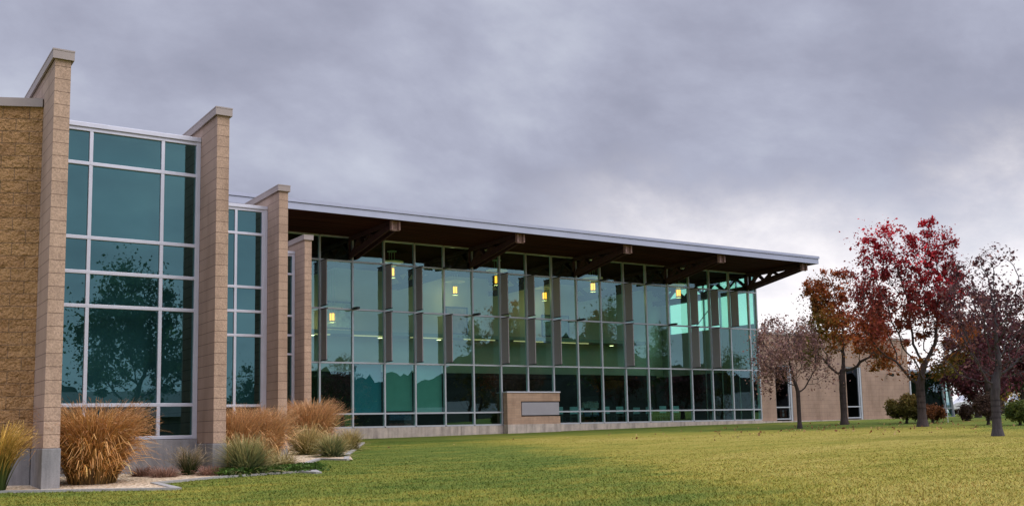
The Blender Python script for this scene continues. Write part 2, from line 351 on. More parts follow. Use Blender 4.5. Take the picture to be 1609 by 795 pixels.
# hills all round behind the camera, they show in the glass
rng=np.random.default_rng(5)
th=np.linspace(R(80),R(300),900); rr=np.linspace(0,1,7)
V=[];F=[]
prof=[]
hh=(12+19*np.clip((R(166)-th)/R(14),0,1)*.55)+5*np.sin(th*5+1)+6*np.sin(th*11)+4*np.sin(th*23+2)+1.5*np.convolve(rng.standard_normal(len(th)+8),np.ones(9)/3,'valid')+1.1*np.abs(rng.standard_normal(len(th)))
for i,tt in enumerate(th):
    for j,s_ in enumerate(rr):
        rad=330+220*s_; z=-2+hh[i]*math.sin(s_*pi/2)**1.3*(1.6 if j==6 else 1); V.append((rad*sin(tt),rad*cos(tt),z))
for i in range(len(th)-1):
    for j in range(6): a=i*7+j; F.append((a,a+1,a+8,a+7))
hills=np_mesh('hills',V,F,plain('dry_brush_hill',(.014,.016,.013),.95,0,.4,.05),smooth=True); struct(hills)
for _m in ('dry_brush_hill','dark_room','carpet','dark_table_wood'): bpy.data.materials[_m].node_tree.nodes['Principled BSDF'].inputs['Specular IOR Level'].default_value=.02

# ------------------------------------------------------------------ masonry wing (left)
wing=thing('masonry_wing','sand coloured block wing with tall projecting fins and stepped window bays','building',(2.7,17.9,-.7),world=True)
GX=[2.70,5.80,9.03,12.05]; PW=.232
PY=[17.0,18.85,24.3,30.2]; WY=[19.85,25.1,31.0,36.0]
PEND=[23.0,26.0,32.0,36.5]
for i in range(4):
    x=GX[i]; y=PY[i]; top=[6.03,6.11,6.15,6.16][i]
    p=MB(); p.box(x,x+PW,y,PEND[i],-.1,top); f=p.build('fin_wall',M['pier'],wing,bevel=.006)
    f.data.materials.append(M['smooth'])
    for pf in f.data.polygons:
        if abs(pf.normal.y)<.5: pf.material_index=1
    c=MB(); c.box(x-.045,x+PW+.045,y-.05,PEND[i]+.02,top,top+.025); c.box(x-.04,x-.012,y-.045,PEND[i],top-.13,top); c.box(x+PW+.012,x+PW+.04,y-.045,PEND[i],top-.13,top); c.box(x-.012,x+PW+.012,y-.045,y-.015,top-.13,top)
    c.build('coping',M['coping'],wing)
    b_=MB(); b_.box(x-.015,x+PW+.015,y-.015,PEND[i]-.1,-1.3,-.10)
    b_.build('concrete_footing',M['concrete'],wing,bevel=.012)
# rock faced return wall left of the first fin
ang=math.atan2(.41,-.91)
rock=MB(); rock.box(0,7,0,.3,.6,6.08)
ro=rock.build('rock_face_wall',M['rock'],wing,off=(0,0,0)); ro.location=(0,.06,0); ro.rotation_euler=(0,0,ang-pi); 
ro.data.transform(Matrix.Translation((-7,0,0)))
cp=MB(); cp.box(-7,-.0,-.05,.35,6.08,6.22); co=cp.build('coping',M['coping'],wing,off=(0,0,0)); co.location=ro.location; co.rotation_euler=ro.rotation_euler
fb=MB(); fb.box(-7,-.02,-.02,.3,-.6,.6); fo=fb.build('concrete_footing',M['concrete'],wing,off=(0,0,0),bevel=.012); fo.location=ro.location; fo.rotation_euler=ro.rotation_euler
# body and flat roofs behind the bays
b_=MB(); b_.prism([(2.6,18.4),(2.6,46),(-12,46),(-12,24.9)],'z',5.2,5.36); b_.box(2.95,5.78,20.02,45.9,5.60,5.72); b_.box(6.05,9.01,25.27,45.9,5.60,5.72); b_.box(9.28,12.03,31.17,45.9,5.60,5.72); b_.build('flat_roof',M['roofing'],wing)
b_=MB(); b_.box(-12,12.2,46,46.3,-.1,5.7); b_.box(-12.3,-12,24.7,46,-.1,5.3); b_.build('rear_wall',M['tan'],wing)
# window bays
ROWS=[[5.66,5.025,3.655,3.025,2.41,.629,.03],[5.65,5.042,3.695,3.09,2.49,.765,.10],[5.66,5.053,3.738,3.124,2.533,.85,.15]]
COLS=[[2.96,3.81,5.09,5.765],[6.06,7.1,8.23,8.915],[9.30,10.35,11.35,12.0]]
for i in range(3):
    y=WY[i]; rows=ROWS[i]; cols=COLS[i]; x0=GX[i]+PW; x1=GX[i+1]
    wr=MB()
    w=.065; dpt=.13
    xa,xb=x0+.004,x1-.004
    wr.box(xa,xb,y-.03,y+.16,rows[0]+.035,rows[0]+.12)           # head flashing
    zc=rows+[]
    for z in rows: wr.box(xa,xb,y,y+dpt,z-w/2,z+w/2)
    for k in range(4):
        ww=w if 0<k<3 else w*.9
        for a,c in zip(rows[:-1],rows[1:]): wr.box(cols[k]-ww/2,cols[k]+ww/2,y+.004,y+dpt-.004,c+w/2,a-w/2)
    wr.box(xb-.085,xb,y-.012,y+.16,rows[-1]-w/2-.003,rows[0]+.033)
    win=wr.build('window_frame',M['alu'],wing,bevel=.006)
    gp=MB()
    for k in range(3):
        for a,c in zip(rows[:-1],rows[1:]):
            gp.quad((cols[k]+w/2,y+.05,c+w/2),(cols[k+1]-w/2,y+.05,c+w/2),(cols[k+1]-w/2,y+.05,a-w/2),(cols[k]+w/2,y+.05,a-w/2))
    gp.build('pane',M['glass_bay'],win)
    sh=MB(); sh.box(xa+.12,xb-.20,y+.30,y+.31,rows[5]-.02,rows[0]-.02); sh.build('roller_shade',M['blind'],wing)
    ww=MB(); ww.box(xa,xb,y-.05,y+.25,-1.3,rows[-1]-w/2-.01); ww.build('concrete_footing',M['concrete'],wing,bevel=.01)
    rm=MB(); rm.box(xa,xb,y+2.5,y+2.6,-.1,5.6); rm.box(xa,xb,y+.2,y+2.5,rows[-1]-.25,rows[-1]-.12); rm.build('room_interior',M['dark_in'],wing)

# ------------------------------------------------------------------ glass hall
hall=thing('glass_hall','large hall walled in green tinted glass under a broad overhanging flat roof','building',(12.32,36,-.4),world=True)
P=1.3165; MX=[14.95+P*k for k in range(-2,18)]+[37.86]      # mullion lines
RZ=[.27,.77,2.67,4.68,6.50,7.42]
YW=36.0; BACK=43.0
# base
b_=MB(); 
xs_=[12.3,15.2,18.1,20.9,22.86,25.6,28.4,31.2,34.3,37.9]
for a,c in zip(xs_[:-1],xs_[1:]): b_.box(a+.004,c-.004,YW-.06,YW+.2,-1.2,.235)
b_.box(37.72,37.9,36.2,46,-1.2,.235); b_.build('concrete_base',M['concrete_light'],hall,bevel=.008)
# roof
r_=MB(); EV=32.1; r_.box(6.5,38.0,EV+.03,46.5,7.44,7.70); roof=r_.build('roof_slab',M['board'],hall)
r_=MB(); r_.box(6.5,38.03,EV,EV+.03,7.40,7.625); r_.box(6.48,38.07,EV-.035,EV+.1,7.64,7.755); r_.box(38.0,38.03,EV+.03,46.5,7.40,7.625); r_.box(37.9,38.07,EV+.1,46.5,7.64,7.755); r_.build('fascia',M['fascia'],hall)
r_=MB(); r_.box(6.6,37.9,EV+.1,46.5,7.705,7.74); r_.build('roof_membrane',M['roofing'],hall)
# trusses with outriggers
for k in range(5):
    X=16.28+5.266*k
    if k==4: X=37.36
    tr=MB()
    for s_ in (-1,1):
        xc=X+s_*.14
        tr.bar((xc,32.52,7.24),(xc,36.0,6.69),.07,.22)
        tr.bar((xc,36.0,6.70),(xc,46,6.70),.07,.22)
        tr.bar((xc,32.5,7.35),(xc,46,7.35),.07,.15)
        tr.bar((xc,36.0,6.6),(xc,36.0,7.4),.07,.16)
    nodes=[(34.9,6.93,34.4,7.3),(34.9,6.93,35.3,7.3),(35.95,6.75,35.3,7.3),(34.4,7.3,33.95,7.1)]
    for a,c,d_,e in nodes: tr.bar((X,a,c),(X,d_,e),.2,.09)
    y=36.1
    while y<45:
        tr.bar((X,y,6.75),(X,y+.75,7.3),.2,.10); tr.bar((X,y+.75,7.3),(X,y+1.5,6.75),.2,.10); y+=1.5
    tb=tr.build('roof_truss',M['steel'],hall)
    ep=MB(); ep.box(X-.18,X+.18,32.44,32.48,7.08,7.43)
    for sx in (-.13,.13):
        for sz in (7.15,7.33): ep.tube([(X+sx,32.40,sz),(X+sx,32.45,sz)],[.03,.03],8)
    ep.box(X-.17,X-.11,32.34,32.43,7.1,7.4); ep.box(X+.11,X+.17,32.34,32.43,7.1,7.4)
    ep.build('end_plate',M['plate'],tb)
# glazing: every column of the curtain wall is a window with its pane
rnd=random.Random(3)
for k in range(len(MX)-1):
    a,c=MX[k],MX[k+1]; fr=MB(); w=.06
    fr.box(a-w/2,a+w/2,YW-.05,YW+.09,RZ[0],RZ[-1])
    if k==len(MX)-2: fr.box(c-w/2,c+w/2,YW-.05,YW+.09,RZ[0],RZ[-1])
    for z in RZ: fr.box(a+w/2,c-w/2,YW-.04,YW+.08,z-.03,z+.03)
    f=fr.build('window_frame',M['thin_alu'],hall)
    gp=MB()
    for z0,z1 in zip(RZ[:-1],RZ[1:]):
        t1,t2=rnd.uniform(-.005,.005),rnd.uniform(-.005,.005)
        yy=lambda sx,sz: YW+.02+t1*sx+t2*sz
        gp.quad((a+w/2,yy(-1,-1),z0+.03),(c-w/2,yy(1,-1),z0+.03),(c-w/2,yy(1,1),z1-.03),(a+w/2,yy(-1,1),z1-.03))
    gp.build('pane',M['glass_hall'],f)
# side glazing (right end), above the lower wing
SX=37.86; sy=[36.12,37.3,38.5,39.7,40.9,42.4]
fr=MB()
for y in sy: fr.box(SX-.05,SX+.05,y-.03,y+.03,.27,7.42)
for z in (4.95,6.62): fr.box(SX-.045,SX+.045,36.15,42.4,z-.035,z+.035)
fr.bar((SX,38.6,6.6),(SX,40.7,4.98),.03,.04)
f=fr.build('window_frame',M['thin_alu'],hall)
gp=MB()
for a,c in zip(sy[:-1],sy[1:]):
    for z0,z1 in ((4.95,6.62),(6.62,7.42)): gp.quad((SX,a+.03,z0+.03),(SX,c-.03,z0+.03),(SX,c-.03,z1-.03),(SX,a+.03,z1-.03))
gp.build('pane',M['glass_hall'],f)
w_=MB(); w_.box(SX-.03,SX+.02,36.13,42.4,.25,2.72); w_.build('side_wall',M['dark_in'],hall)  # lower part of the side wall coloured near-black to stand in for shade
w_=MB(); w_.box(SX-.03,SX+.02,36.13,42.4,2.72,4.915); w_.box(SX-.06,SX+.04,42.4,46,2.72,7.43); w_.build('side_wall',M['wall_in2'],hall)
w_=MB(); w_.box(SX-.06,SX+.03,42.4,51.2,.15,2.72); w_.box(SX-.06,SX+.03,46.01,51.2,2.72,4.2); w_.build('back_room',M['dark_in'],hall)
w_=MB(); w_.box(12.33,SX-.1,BACK,BACK+.2,2.75,7.43); w_.box(12.1,12.3,36.2,46,-.2,7.43)
w_.build('inner_wall',M['wall_in'],hall)
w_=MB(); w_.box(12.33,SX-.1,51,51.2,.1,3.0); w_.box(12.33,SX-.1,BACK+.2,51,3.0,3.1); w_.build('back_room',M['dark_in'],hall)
w_=MB(); w_.box(12.33,SX-.1,YW+.2,51,.02,.12); w_.build('floor_slab',M['floor_in'],hall)
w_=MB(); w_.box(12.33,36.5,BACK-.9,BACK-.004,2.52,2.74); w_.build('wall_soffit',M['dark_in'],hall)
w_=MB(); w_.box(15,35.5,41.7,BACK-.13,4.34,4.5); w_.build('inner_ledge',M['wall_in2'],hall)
# ceiling strips glowing under the bulkhead
for q,x in enumerate((16.2,19.0,21.8,24.6,27.4,30.2)):
    mb=MB(); mb.box(x,x+1.7,41.9,42.0,4.29,4.335); tag(mb.build('strip_light',M['strip2']),f"{['first','second','third','fourth','fifth','sixth'][q]} slim strip from the left under the high inner ledge",'light','strips under the inner ledge')
ORD=['first','second','third','fourth','fifth','sixth','seventh','eighth','ninth']
for yy_,zx,dx_,rw in ((44.2,15.5,2.65,'front'),(47.2,14.5,3.6,'back')):
    for q,x in enumerate(np.arange(zx,37,dx_)):
        mb=MB(); mb.box(x,x+1.5,yy_,yy_+.15,2.93,2.98); tag(mb.build('strip_light',M['strip']),f'{ORD[q]} lit ceiling strip from the left in the {rw} row of the dark back room','light','ceiling strips in the back room')
# roller shades behind the third row of glass
for k,(nm,mt) in enumerate((('blue','shade_blue'),('green','shade_green'),('green','shade_green'))):
    a=MX[3+k]; s_=MB(); s_.box(a+.06,a+P-.06,YW+.16,YW+.17,.80+(.06 if k==1 else 0),2.6); s_.tube([(a+.06,YW+.18,2.62),(a+P-.06,YW+.18,2.62)],[.03,.03],8)
    tag(s_.build('roller_shade',M[mt]),['dark blue shade pulled down behind the glass','pale green shade with a gap under it beside the blue one','pale green shade farthest right of the three pulled down'][k],'window shade','roller shades behind the glass')
# sunshade panels and bare bracket arms
def fin(x,rows):
    for z0,z1 in rows:
        s_=MB(); s_.box(x+.035,x+.065,YW-.55,YW-.055,z0,z1)
        fo=s_.build('sunshade_panel',M['shade'],hall)
        s_=MB(); s_.box(x+.02,x+.08,YW-.58,YW-.05,z1,z1+.035); s_.build('bracket',M['dark'],fo); s_=MB(); s_.box(x+.02,x+.08,YW-.58,YW-.05,z0-.03,z0); s_.build('bracket',M['dark'],fo)
UP=(4.76,6.42); LO=(2.74,4.60)
for k,rows in ((0,(UP,LO)),(2,(UP,LO)),(3,(UP,LO)),(4,(LO,)),(6,(UP,LO)),(7,(UP,LO)),(8,(UP,LO)),(11,(UP,LO)),(14,(UP,LO)),(15,(UP,LO)),(16,(UP,))):
    fin(14.95+P*k,rows)
for k,z in ((1,4.68),(4,6.5),(5,4.68),(9,4.68),(10,6.5),(12,6.5),(13,4.68)):
    x=14.95+P*k; s_=MB(); s_.prism([(x-.05,YW-.05),(x+.05,YW-.05),(x+.10,YW-.3),(x+.05,YW-.56),(x-.05,YW-.56),(x-.10,YW-.3)],'z',z-.02,z+.05); s_.build('bracket_arm',M['dark'],hall)

# pendant lamps
LAMPS=[(18.02,42,5.09),(18.92,38,6.56),(24.19,42,6.62),(24.0,38,6.56),(29.3,42,6.62),(29.26,38,6.56),(34.57,38,6.57)]
LL=['lowest hanging yellow pendant, left end of the hall','small lit pendant near the first roof outrigger','large lit pendant left of the second outrigger foot','lit pendant tucked beside the second outrigger','bright pendant between second and third outriggers','lit pendant just right of the third outrigger','rightmost lit pendant in front of the bright sky']
for (x,y,z),lb in zip(LAMPS,LL):
    p=thing('pendant_lamp',lb,'lamp',(x,y,z-.21),group='pendant lamps in the glass hall')
    def Cz(r,z0,z1,n=20): m_=MB(); m_.tube([(0,0,z0),(0,0,z1)],[r,r],n); return m_
    Cz(.115,.03,.38).build('shade',M['lamp'],p)
    m_=MB()
    for a in range(6): m_.bar((.122*cos(a*1.047),.122*sin(a*1.047),.03),(.122*cos(a*1.047),.122*sin(a*1.047),.385),.014,.014)
    m_.tube([(0,0,.02),(0,0,.045)],[.126,.126],18); m_.tube([(0,0,.365),(0,0,.39)],[.126,.126],18); m_.build('cage',M['dark'],p)
    m_=MB(); m_.tube([(0,0,.60),(0,0,.64),(0,0,.66)],[.48,.48,.1],28); m_.build('reflector',M['disc'],p)
    m_=MB()
    for a in range(3): t_=a*2.1; m_.tube([(.12*cos(t_),.12*sin(t_),-.03),(.12*cos(t_),.12*sin(t_),7.43-z+.21)],[.012,.012],6)
    m_.tube([(0,0,-.03),(0,0,.025)],[.14,.14],16); m_.tube([(0,0,.385),(0,0,.44)],[.14,.10],16); m_.tube([(0,0,7.40-z+.21),(0,0,7.43-z+.21)],[.2,.2],16); m_.build('hanger',M['disc'],p)
    pd=bpy.data.lights.new('pendant_bulb','POINT'); pd.energy=14; pd.color=(1,.74,.32); pd.shadow_soft_size=.2
    po=bpy.data.objects.new('pendant_bulb',pd); COL.objects.link(po); po.parent=p; po.location=(0,0,-.25)

# furniture seen dimly
def shelf(x,y,w,lab):
    p=thing('bookshelf',lab,'bookshelf',(x,y,.12),group='bookshelves in the hall')
    m_=MB(); m_.box(0,w,0,.03,0,1.5)
    for z in (0,.45,.9,1.35,1.5): m_.box(0,w,.03,.35,z,z+.03)
    for xx in (0,w/2,w-.03): m_.box(xx,xx+.03,.03,.35,.03,1.5)
    m_.build('case',M['dark_in'],p)
    rg=random.Random(int(x*7)); cols=[(.25,.05,.04),(.05,.12,.25),(.3,.3,.28)]
    for ci,z in enumerate((.03,.48,.93)):
        m_=MB(); xx=.05
        while xx<w/2-.12: ww=rg.uniform(.025,.06); m_.box(xx,xx+ww,-.17,-.002,z,z+rg.uniform(.22,.36)); xx+=ww
        m_.build('row_of_books',plain('book_covers',cols[ci],.7,0,.8,22),p)
for i,(x,y,w) in enumerate(((16.5,41.6,2.2),(20.6,41.9,2.4),(31.2,41.8,2.2))): shelf(x,y,w,['low dark bookshelf dimly seen behind the leftmost clear panes','low dark bookshelf behind the tree reflection in the hall','low dark bookshelf dimly seen right of the sign wall'][i])
def table(x,y,lab):
    p=thing('reading_table',lab,'table',(x,y,.12),group='reading tables behind the glass')
    m_=MB(); m_.box(-.75,.75,-.4,.4,.70,.74); m_.build('table_top',M['wood_in'],p)
    for sx in (-.68,.68):
        for sy_ in (-.34,.34): m_=MB(); m_.box(sx-.025,sx+.025,sy_-.025,sy_+.025,0,.70); m_.build('leg',M['dark'],p)
def chair(x,y,rz,lab):
    p=thing('chair',lab,'chair',(x,y,.12),rz,group='chairs at the reading tables')
    m_=MB(); m_.box(-.22,.22,-.22,.22,.43,.47); m_.build('seat',M['wood_in'],p,bevel=.01)
    m_=MB(); m_.box(-.21,.21,.20,.23,.56,.88); m_.build('backrest',M['chair_in'],p,bevel=.01)
    for sx in (-.19,.19):
        for sy_ in (-.19,.205): m_=MB(); m_.box(sx-.015,sx+.015,sy_-.015,sy_+.015,0,.43 if sy_<0 else .56); m_.build('leg',M['dark'],p)
for i,x in enumerate((27.0,29.6,33.0)):
    nm=['left','middle','right'][i]
    table(x,38.2,f'pale reading table, {nm} of the three behind the glass')
    for j,(dx_,dy_,rz) in enumerate(((-.4,-.75,pi),(.4,-.75,pi),(-.4,.75,0),(.4,.75,0))):
        chair(x+dx_,38.2+dy_,rz,f"chair on the {['near left','near right','far left','far right'][j]} side of the {nm} reading table")

for q,(x,y,z,lb) in enumerate(((17.1,42.0,4.33,'small round downlight under the ledge near the left end of the hall'),(20.4,42.2,4.33,'small round downlight under the ledge behind the second grey sunshade'),(23.4,42.2,4.33,'small round downlight under the ledge above the sign wall'),(33.6,42.2,4.33,'small round downlight under the ledge near the bright right corner'),(20.2,44.6,2.99,'round downlight in the back room above the green shades'),(25.9,44.6,2.99,'round downlight in the back room behind the sign wall'))):
    p=thing('downlight',lb,'light',(x,y,z-.06),group='round downlights inside the hall')
    m_=MB(); m_.tube([(0,0,.0),(0,0,.06)],[.15,.13],16); m_.build('housing',M['disc'],p)
    m_=MB(); m_.tube([(0,0,-.012),(0,0,-.003)],[.10,.10],14); m_.build('lens',M['strip'],p)
# pale doors and pictures on the inner wall
for x,w2,h2,z0,cl_,lb in ((18.6,1.5,1.1,4.75,(.35,.42,.40),'wide pale framed picture high on the inner wall left'),(24.8,1.1,1.2,4.7,(.30,.22,.14),'brown framed picture high on the inner wall centre'),(30.6,1.6,1.0,4.75,(.20,.30,.30),'blue green framed picture high on the inner wall right')):
    m_=MB(); m_.box(x-w2/2,x+w2/2,BACK-.04,BACK-.004,z0,z0+h2); o=m_.build('framed_picture',plain('picture',cl_,.6,0,.5,3)); tag(o,lb,'picture')
    m_=MB(); m_.box(x-w2/2-.06,x+w2/2+.06,BACK-.06,BACK-.042,z0-.06,z0); m_.box(x-w2/2-.06,x+w2/2+.06,BACK-.06,BACK-.042,z0+h2,z0+h2+.06); m_.box(x-w2/2-.06,x-w2/2,BACK-.06,BACK-.042,z0,z0+h2); m_.box(x+w2/2,x+w2/2+.06,BACK-.06,BACK-.042,z0,z0+h2); m_.build('frame',M['dark'],o)

# ------------------------------------------------------------------ sign wall in front of the glass
sg=thing('sign_wall','low tan brick wall with blank grey panel standing against the hall glass','sign',(22.9,35.62,-.2),world=True)
SY=35.62; x0,x1=22.88,25.50
m_=MB(); 
m_.box(x0,x1,SY,35.92,.27,.58); m_.box(x0,x1,SY,35.92,1.20,1.55); m_.box(x0,23.55,SY,35.92,.58,1.20); m_.box(23.55,x1-.02,SY+.16,35.92,.58,1.20)
m_.build('brick_wall',M['signbrick'],sg)
m_=MB(); m_.box(x0-.03,x1+.03,SY-.03,35.93,1.55,1.60); m_.build('cap',M['alu'],sg,bevel=.005)
m_=MB(); m_.box(x0-.01,x1+.02,SY-.02,35.93,-1.1,.265); m_.build('concrete_base',M['concrete_light'],sg,bevel=.01)
m_=MB(); m_.box(23.60,x1-.03,SY+.02,SY+.10,.63,1.155); m_.build('sign_panel',M['signpanel'],sg,bevel=.006)
m_=MB(); m_.box(23.56,x1-.021,SY+.11,SY+.155,.585,1.195); m_.build('panel_backing',M['black'],sg)

# ------------------------------------------------------------------ brick wing on the right
bw=thing('brick_wing','long low plain tan wing behind the autumn trees with two narrow windows','building',(37.92,36.6,.0),world=True)
Y0=36.6; TOP=4.55
m_=MB()
ops=[(39.6,40.82),(45.05,46.3)]; xx=37.92
for a,c in ops: m_.box(xx,a,Y0,Y0+.3,.2,TOP); m_.box(a,c,Y0,Y0+.3,3.0,TOP); xx=c
m_.box(xx,50.4,Y0,Y0+.3,.2,TOP); m_.box(50.1,50.4,Y0+.3,52,.2,TOP); m_.box(37.95,50.4,52,52.3,.2,TOP); m_.box(37.92,38.2,42.5,52,.2,TOP)
m_.build('wall',M['tan'],bw)
m_=MB(); m_.box(37.92,50.46,Y0-.05,Y0+.36,TOP,TOP+.12); m_.build('coping',M['coping'],bw)
m_=MB(); m_.box(37.92,50.42,Y0-.08,Y0+.3,-.8,.195); m_.build('concrete_base',M['concrete_light'],bw)
m_=MB(); m_.box(38.25,50.05,Y0+.35,52,4.2,4.3); m_.build('flat_roof',M['roofing'],bw)
for a,c in ops:
    m_=MB()
    for x_ in (a+.03,c-.19): m_.box(x_-.03,x_+.03,Y0+.05,Y0+.15,.26,3.0)
    m_.box(c-.13,c,Y0+.02,Y0+.2,.2,3.0)
    for z in (.29,.88,2.97): m_.box(a,c-.13,Y0+.045,Y0+.145,z-.03,z+.03)
    f=m_.build('window_frame',M['thin_alu'],bw)
    m_=MB(); m_.quad((a+.06,Y0+.1,.32),(c-.22,Y0+.1,.32),(c-.22,Y0+.1,2.94),(a+.06,Y0+.1,2.94)); m_.build('pane',M['glass_dark'],f)
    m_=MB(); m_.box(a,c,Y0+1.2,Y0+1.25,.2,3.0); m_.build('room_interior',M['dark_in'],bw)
m_=MB(); m_.box(40.0,40.5,Y0+.17,Y0+.18,.38,.80); ps=m_.build('poster',plain('red_brown_poster',(.25,.07,.04),.7)); tag(ps,'small red brown notice low in the narrow window left of the small tree','poster')
m_=MB(); m_.tube([(40.25,Y0+.165,.68),(40.25,Y0+.169,.68)],[.06,.06],12); m_.box(40.19,40.31,Y0+.160,Y0+.168,.42,.58); m_.build('mark',M['white'],ps)
# wall lamp
sc=thing('security_camera','small black security camera mounted high on the tan wall','camera',(48.5,Y0,2.63))
m_=MB(); m_.tube([(0,-.02,0),(0,-.22,.02)],[.03,.03],8); m_.build('arm',M['dark'],sc)
m_=MB(); m_.tube([(-.02,-.2,.0),(-.1,-.46,-.06)],[.085,.085],12); m_.build('body',M['dark'],sc)
# glass entry with raked frame
ve=thing('glass_entry','glass entrance box with raked white frame at the far end of the tan wing','building',(50.45,Y0,.0),world=True)
m_=MB()
def rx(z): return 54.45-(z-.2)*.15
H=2.8
m_.prism([(rx(.2)-.12,.2),(rx(.2)+.0,.2),(rx(H),H),(rx(H)-.12,H)],'y',Y0-.05,Y0+.12)
m_.prism([(rx(.2)-.78,.2),(rx(.2)-.70,.2),(rx(H)-.66,H),(rx(H)-.74,H)],'y',Y0-.03,Y0+.1)
for z in (.24,.74,H-.03): m_.box(50.45,rx(z)-.12,Y0-.02,Y0+.08,z-.035,z+.035)
m_.box(50.45,50.53,Y0-.025,Y0+.085,.2,H-.07)
f=m_.build('window_frame',M['entry_frame'],ve)
m_=MB(); m_.quad((50.5,Y0+.03,.27),(rx(.2)-.1,Y0+.03,.27),(rx(H)-.1,Y0+.03,H),(50.5,Y0+.03,H)); m_.build('pane',M['glass_entry'],f)
m_=MB(); m_.box(50.46,53.95,Y0+.95,Y0+1.0,.2,H-.01); m_.box(53.90,53.96,Y0+.14,Y0+.95,.2,H-.01); m_.build('room_interior',M['wood_in'],ve)
m_=MB(); m_.box(50.42,54.0,Y0-.1,44,H,H+.12); m_.build('roof',M['fascia'],ve)
m_=MB(); m_.box(50.42,54.7,Y0-.15,44,-.8,.195); m_.build('concrete_base',M['concrete_light'],ve)
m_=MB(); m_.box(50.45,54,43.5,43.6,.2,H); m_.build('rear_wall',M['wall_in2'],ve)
m_=MB(); m_.tube([(0,0,0),(0,0,-.2),(0,0,-.3)],[.05,.1,.02],10); m_.box(-.03,.03,0,.12,-.03,.03); o=m_.build('wall_lantern',M['dark']); o.location=(53.9,Y0-.14,2.35); tag(o,'small black lantern on the raked frame of the glass entry','lamp')

# ------------------------------------------------------------------ vegetation
def leaf_quads(C,size,rg,colf,flat=.0):
    n=len(C); a=rg.normal(size=(n,3)); a/=np.linalg.norm(a,axis=1)[:,None]; b_=rg.normal(size=(n,3)); b_-= (a*b_).sum(1)[:,None]*a; b_/=np.linalg.norm(b_,axis=1)[:,None]
    s=size*np.clip(rg.gamma(5,.2,n),.4,2.2)[:,None]
    V=np.stack([C-a*s*.5,C+b_*s*.33,C+a*s*.5,C-b_*s*.33],1).reshape(-1,3)
    F=np.arange(4*n).reshape(-1,4); col=np.repeat(colf,4,axis=0); return V,F,col
def vnoise(P,seed,scale):
    """cheap smooth noise: sum of random sines"""
    rg=np.random.default_rng(seed); out=np.zeros(len(P))
    for i in range(7):
        k=rg.normal(size=3); k/=np.linalg.norm(k); out+=np.sin(P@k*scale*rg.uniform(.7,1.9)+rg.uniform(0,6.28))
    return out/7
def crown_points(ells,n,rg,seed,gap,gscale):
    vol=np.array([e[3]*e[4]*e[5] for e in ells]); vol/=vol.sum(); out=[]
    while sum(map(len,out))<n:
        k=rg.choice(len(ells),size=n,p=vol); u=rg.normal(size=(n,3)); u/=np.linalg.norm(u,axis=1)[:,None]; u*=rg.uniform(0,1,n)[:,None]**.42
        e=np.array(ells)[k]; P_=e[:,:3]+u*e[:,3:]; keep=vnoise(P_,seed,gscale)>gap; out.append(P_[keep])
    return np.concatenate(out)[:n]
def colonize(att,trunk_top,step=.2,infl=2.5,kill=.32,iters=90,lean=(0,0)):
    nodes=[np.zeros(3)]; par=[-1]; n=max(2,int(trunk_top/step))
    for i in range(1,n+1): nodes.append(np.array([lean[0]*i/n,lean[1]*i/n,trunk_top*i/n])); par.append(i-1)
    nodes=np.array(nodes); par=list(par); A=att.copy(); first=len(nodes)-1
    for it in range(iters):
        if len(A)==0: break
        tips=nodes[first-2:] if first>2 else nodes
        base=len(nodes)-len(tips)
        d=np.linalg.norm(A[:,None]-tips[None],axis=2); j=d.argmin(1); dm=d[np.arange(len(A)),j]
        act=dm<max(infl,dm.min()+.3); new=[];np_=[]
        for q in np.unique(j[act]):
            v=A[act&(j==q)]-tips[q]; v/=np.linalg.norm(v,axis=1)[:,None]+1e-6; s=v.mean(0)+np.random.default_rng(it*977+int(q)).normal(size=3)*.12; s/=np.linalg.norm(s)+1e-6
            new.append(tips[q]+s*step); np_.append(base+q)
        if not new: break
        new=np.array(new); nodes=np.concatenate([nodes,new]); par+=np_
        d=np.linalg.norm(A[:,None]-new[None],axis=2).min(1); A=A[d>kill]
    return nodes,np.array(par)
def branches_mesh(nodes,par,r_tip,r_base,n=6,pw=2.3,flare=1.35):
    N_=len(nodes); w=np.zeros(N_); ch=np.zeros(N_,int)
    for p in par[1:]: ch[p]+=1
    w[ch==0]=1
    for i in range(N_-1,0,-1): w[par[i]]+=w[i]
    r=r_tip*w**(1/pw); r=r*1.0
    sc=r_base/r[0]; k=np.clip((r-r_tip)/(r[0]-r_tip),0,1); r=r*(1+(sc-1)*k)
    zz_=nodes[:,2]; tr_=(np.arange(N_)<8)
    zf=nodes[:,2]; trunkmask=(np.arange(N_)<3); r[0]*=flare*1.1; r[1]*=1+(flare-1)*.3
    th=np.arange(n)*2*pi/n; V=[];F=[]
    idx=np.arange(1,N_); p=par[1:]; a=nodes[p]; b_=nodes[idx]; d=b_-a; ln=np.linalg.norm(d,axis=1)[:,None]+1e-9; d=d/ln
    up=np.tile(np.array([.31,.87,.2]),(len(d),1)); x=np.cross(d,up); x/=np.linalg.norm(x,axis=1)[:,None]+1e-9; y=np.cross(d,x)
    ra=r[p][:,None,None]; rb=r[idx][:,None,None]; ra=np.minimum(ra,rb*1.6)
    ra[np.array(p)<2]=r[p][np.array(p)<2][:,None,None]
    ring=np.cos(th)[None,:,None]*x[:,None]+np.sin(th)[None,:,None]*y[:,None]
    Va=a[:,None]-d[:,None]*0+ring*ra; Vb=b_[:,None]+d[:,None]*rb*.3+ring*rb
    V=np.concatenate([Va,Vb],1).reshape(-1,3); base=np.arange(len(d))[:,None]*2*n; j=np.arange(n); q=(j+1)%n
    F=np.stack([base+j,base+q,base+n+q,base+n+j],2).reshape(-1,4)
    return V,F,ch
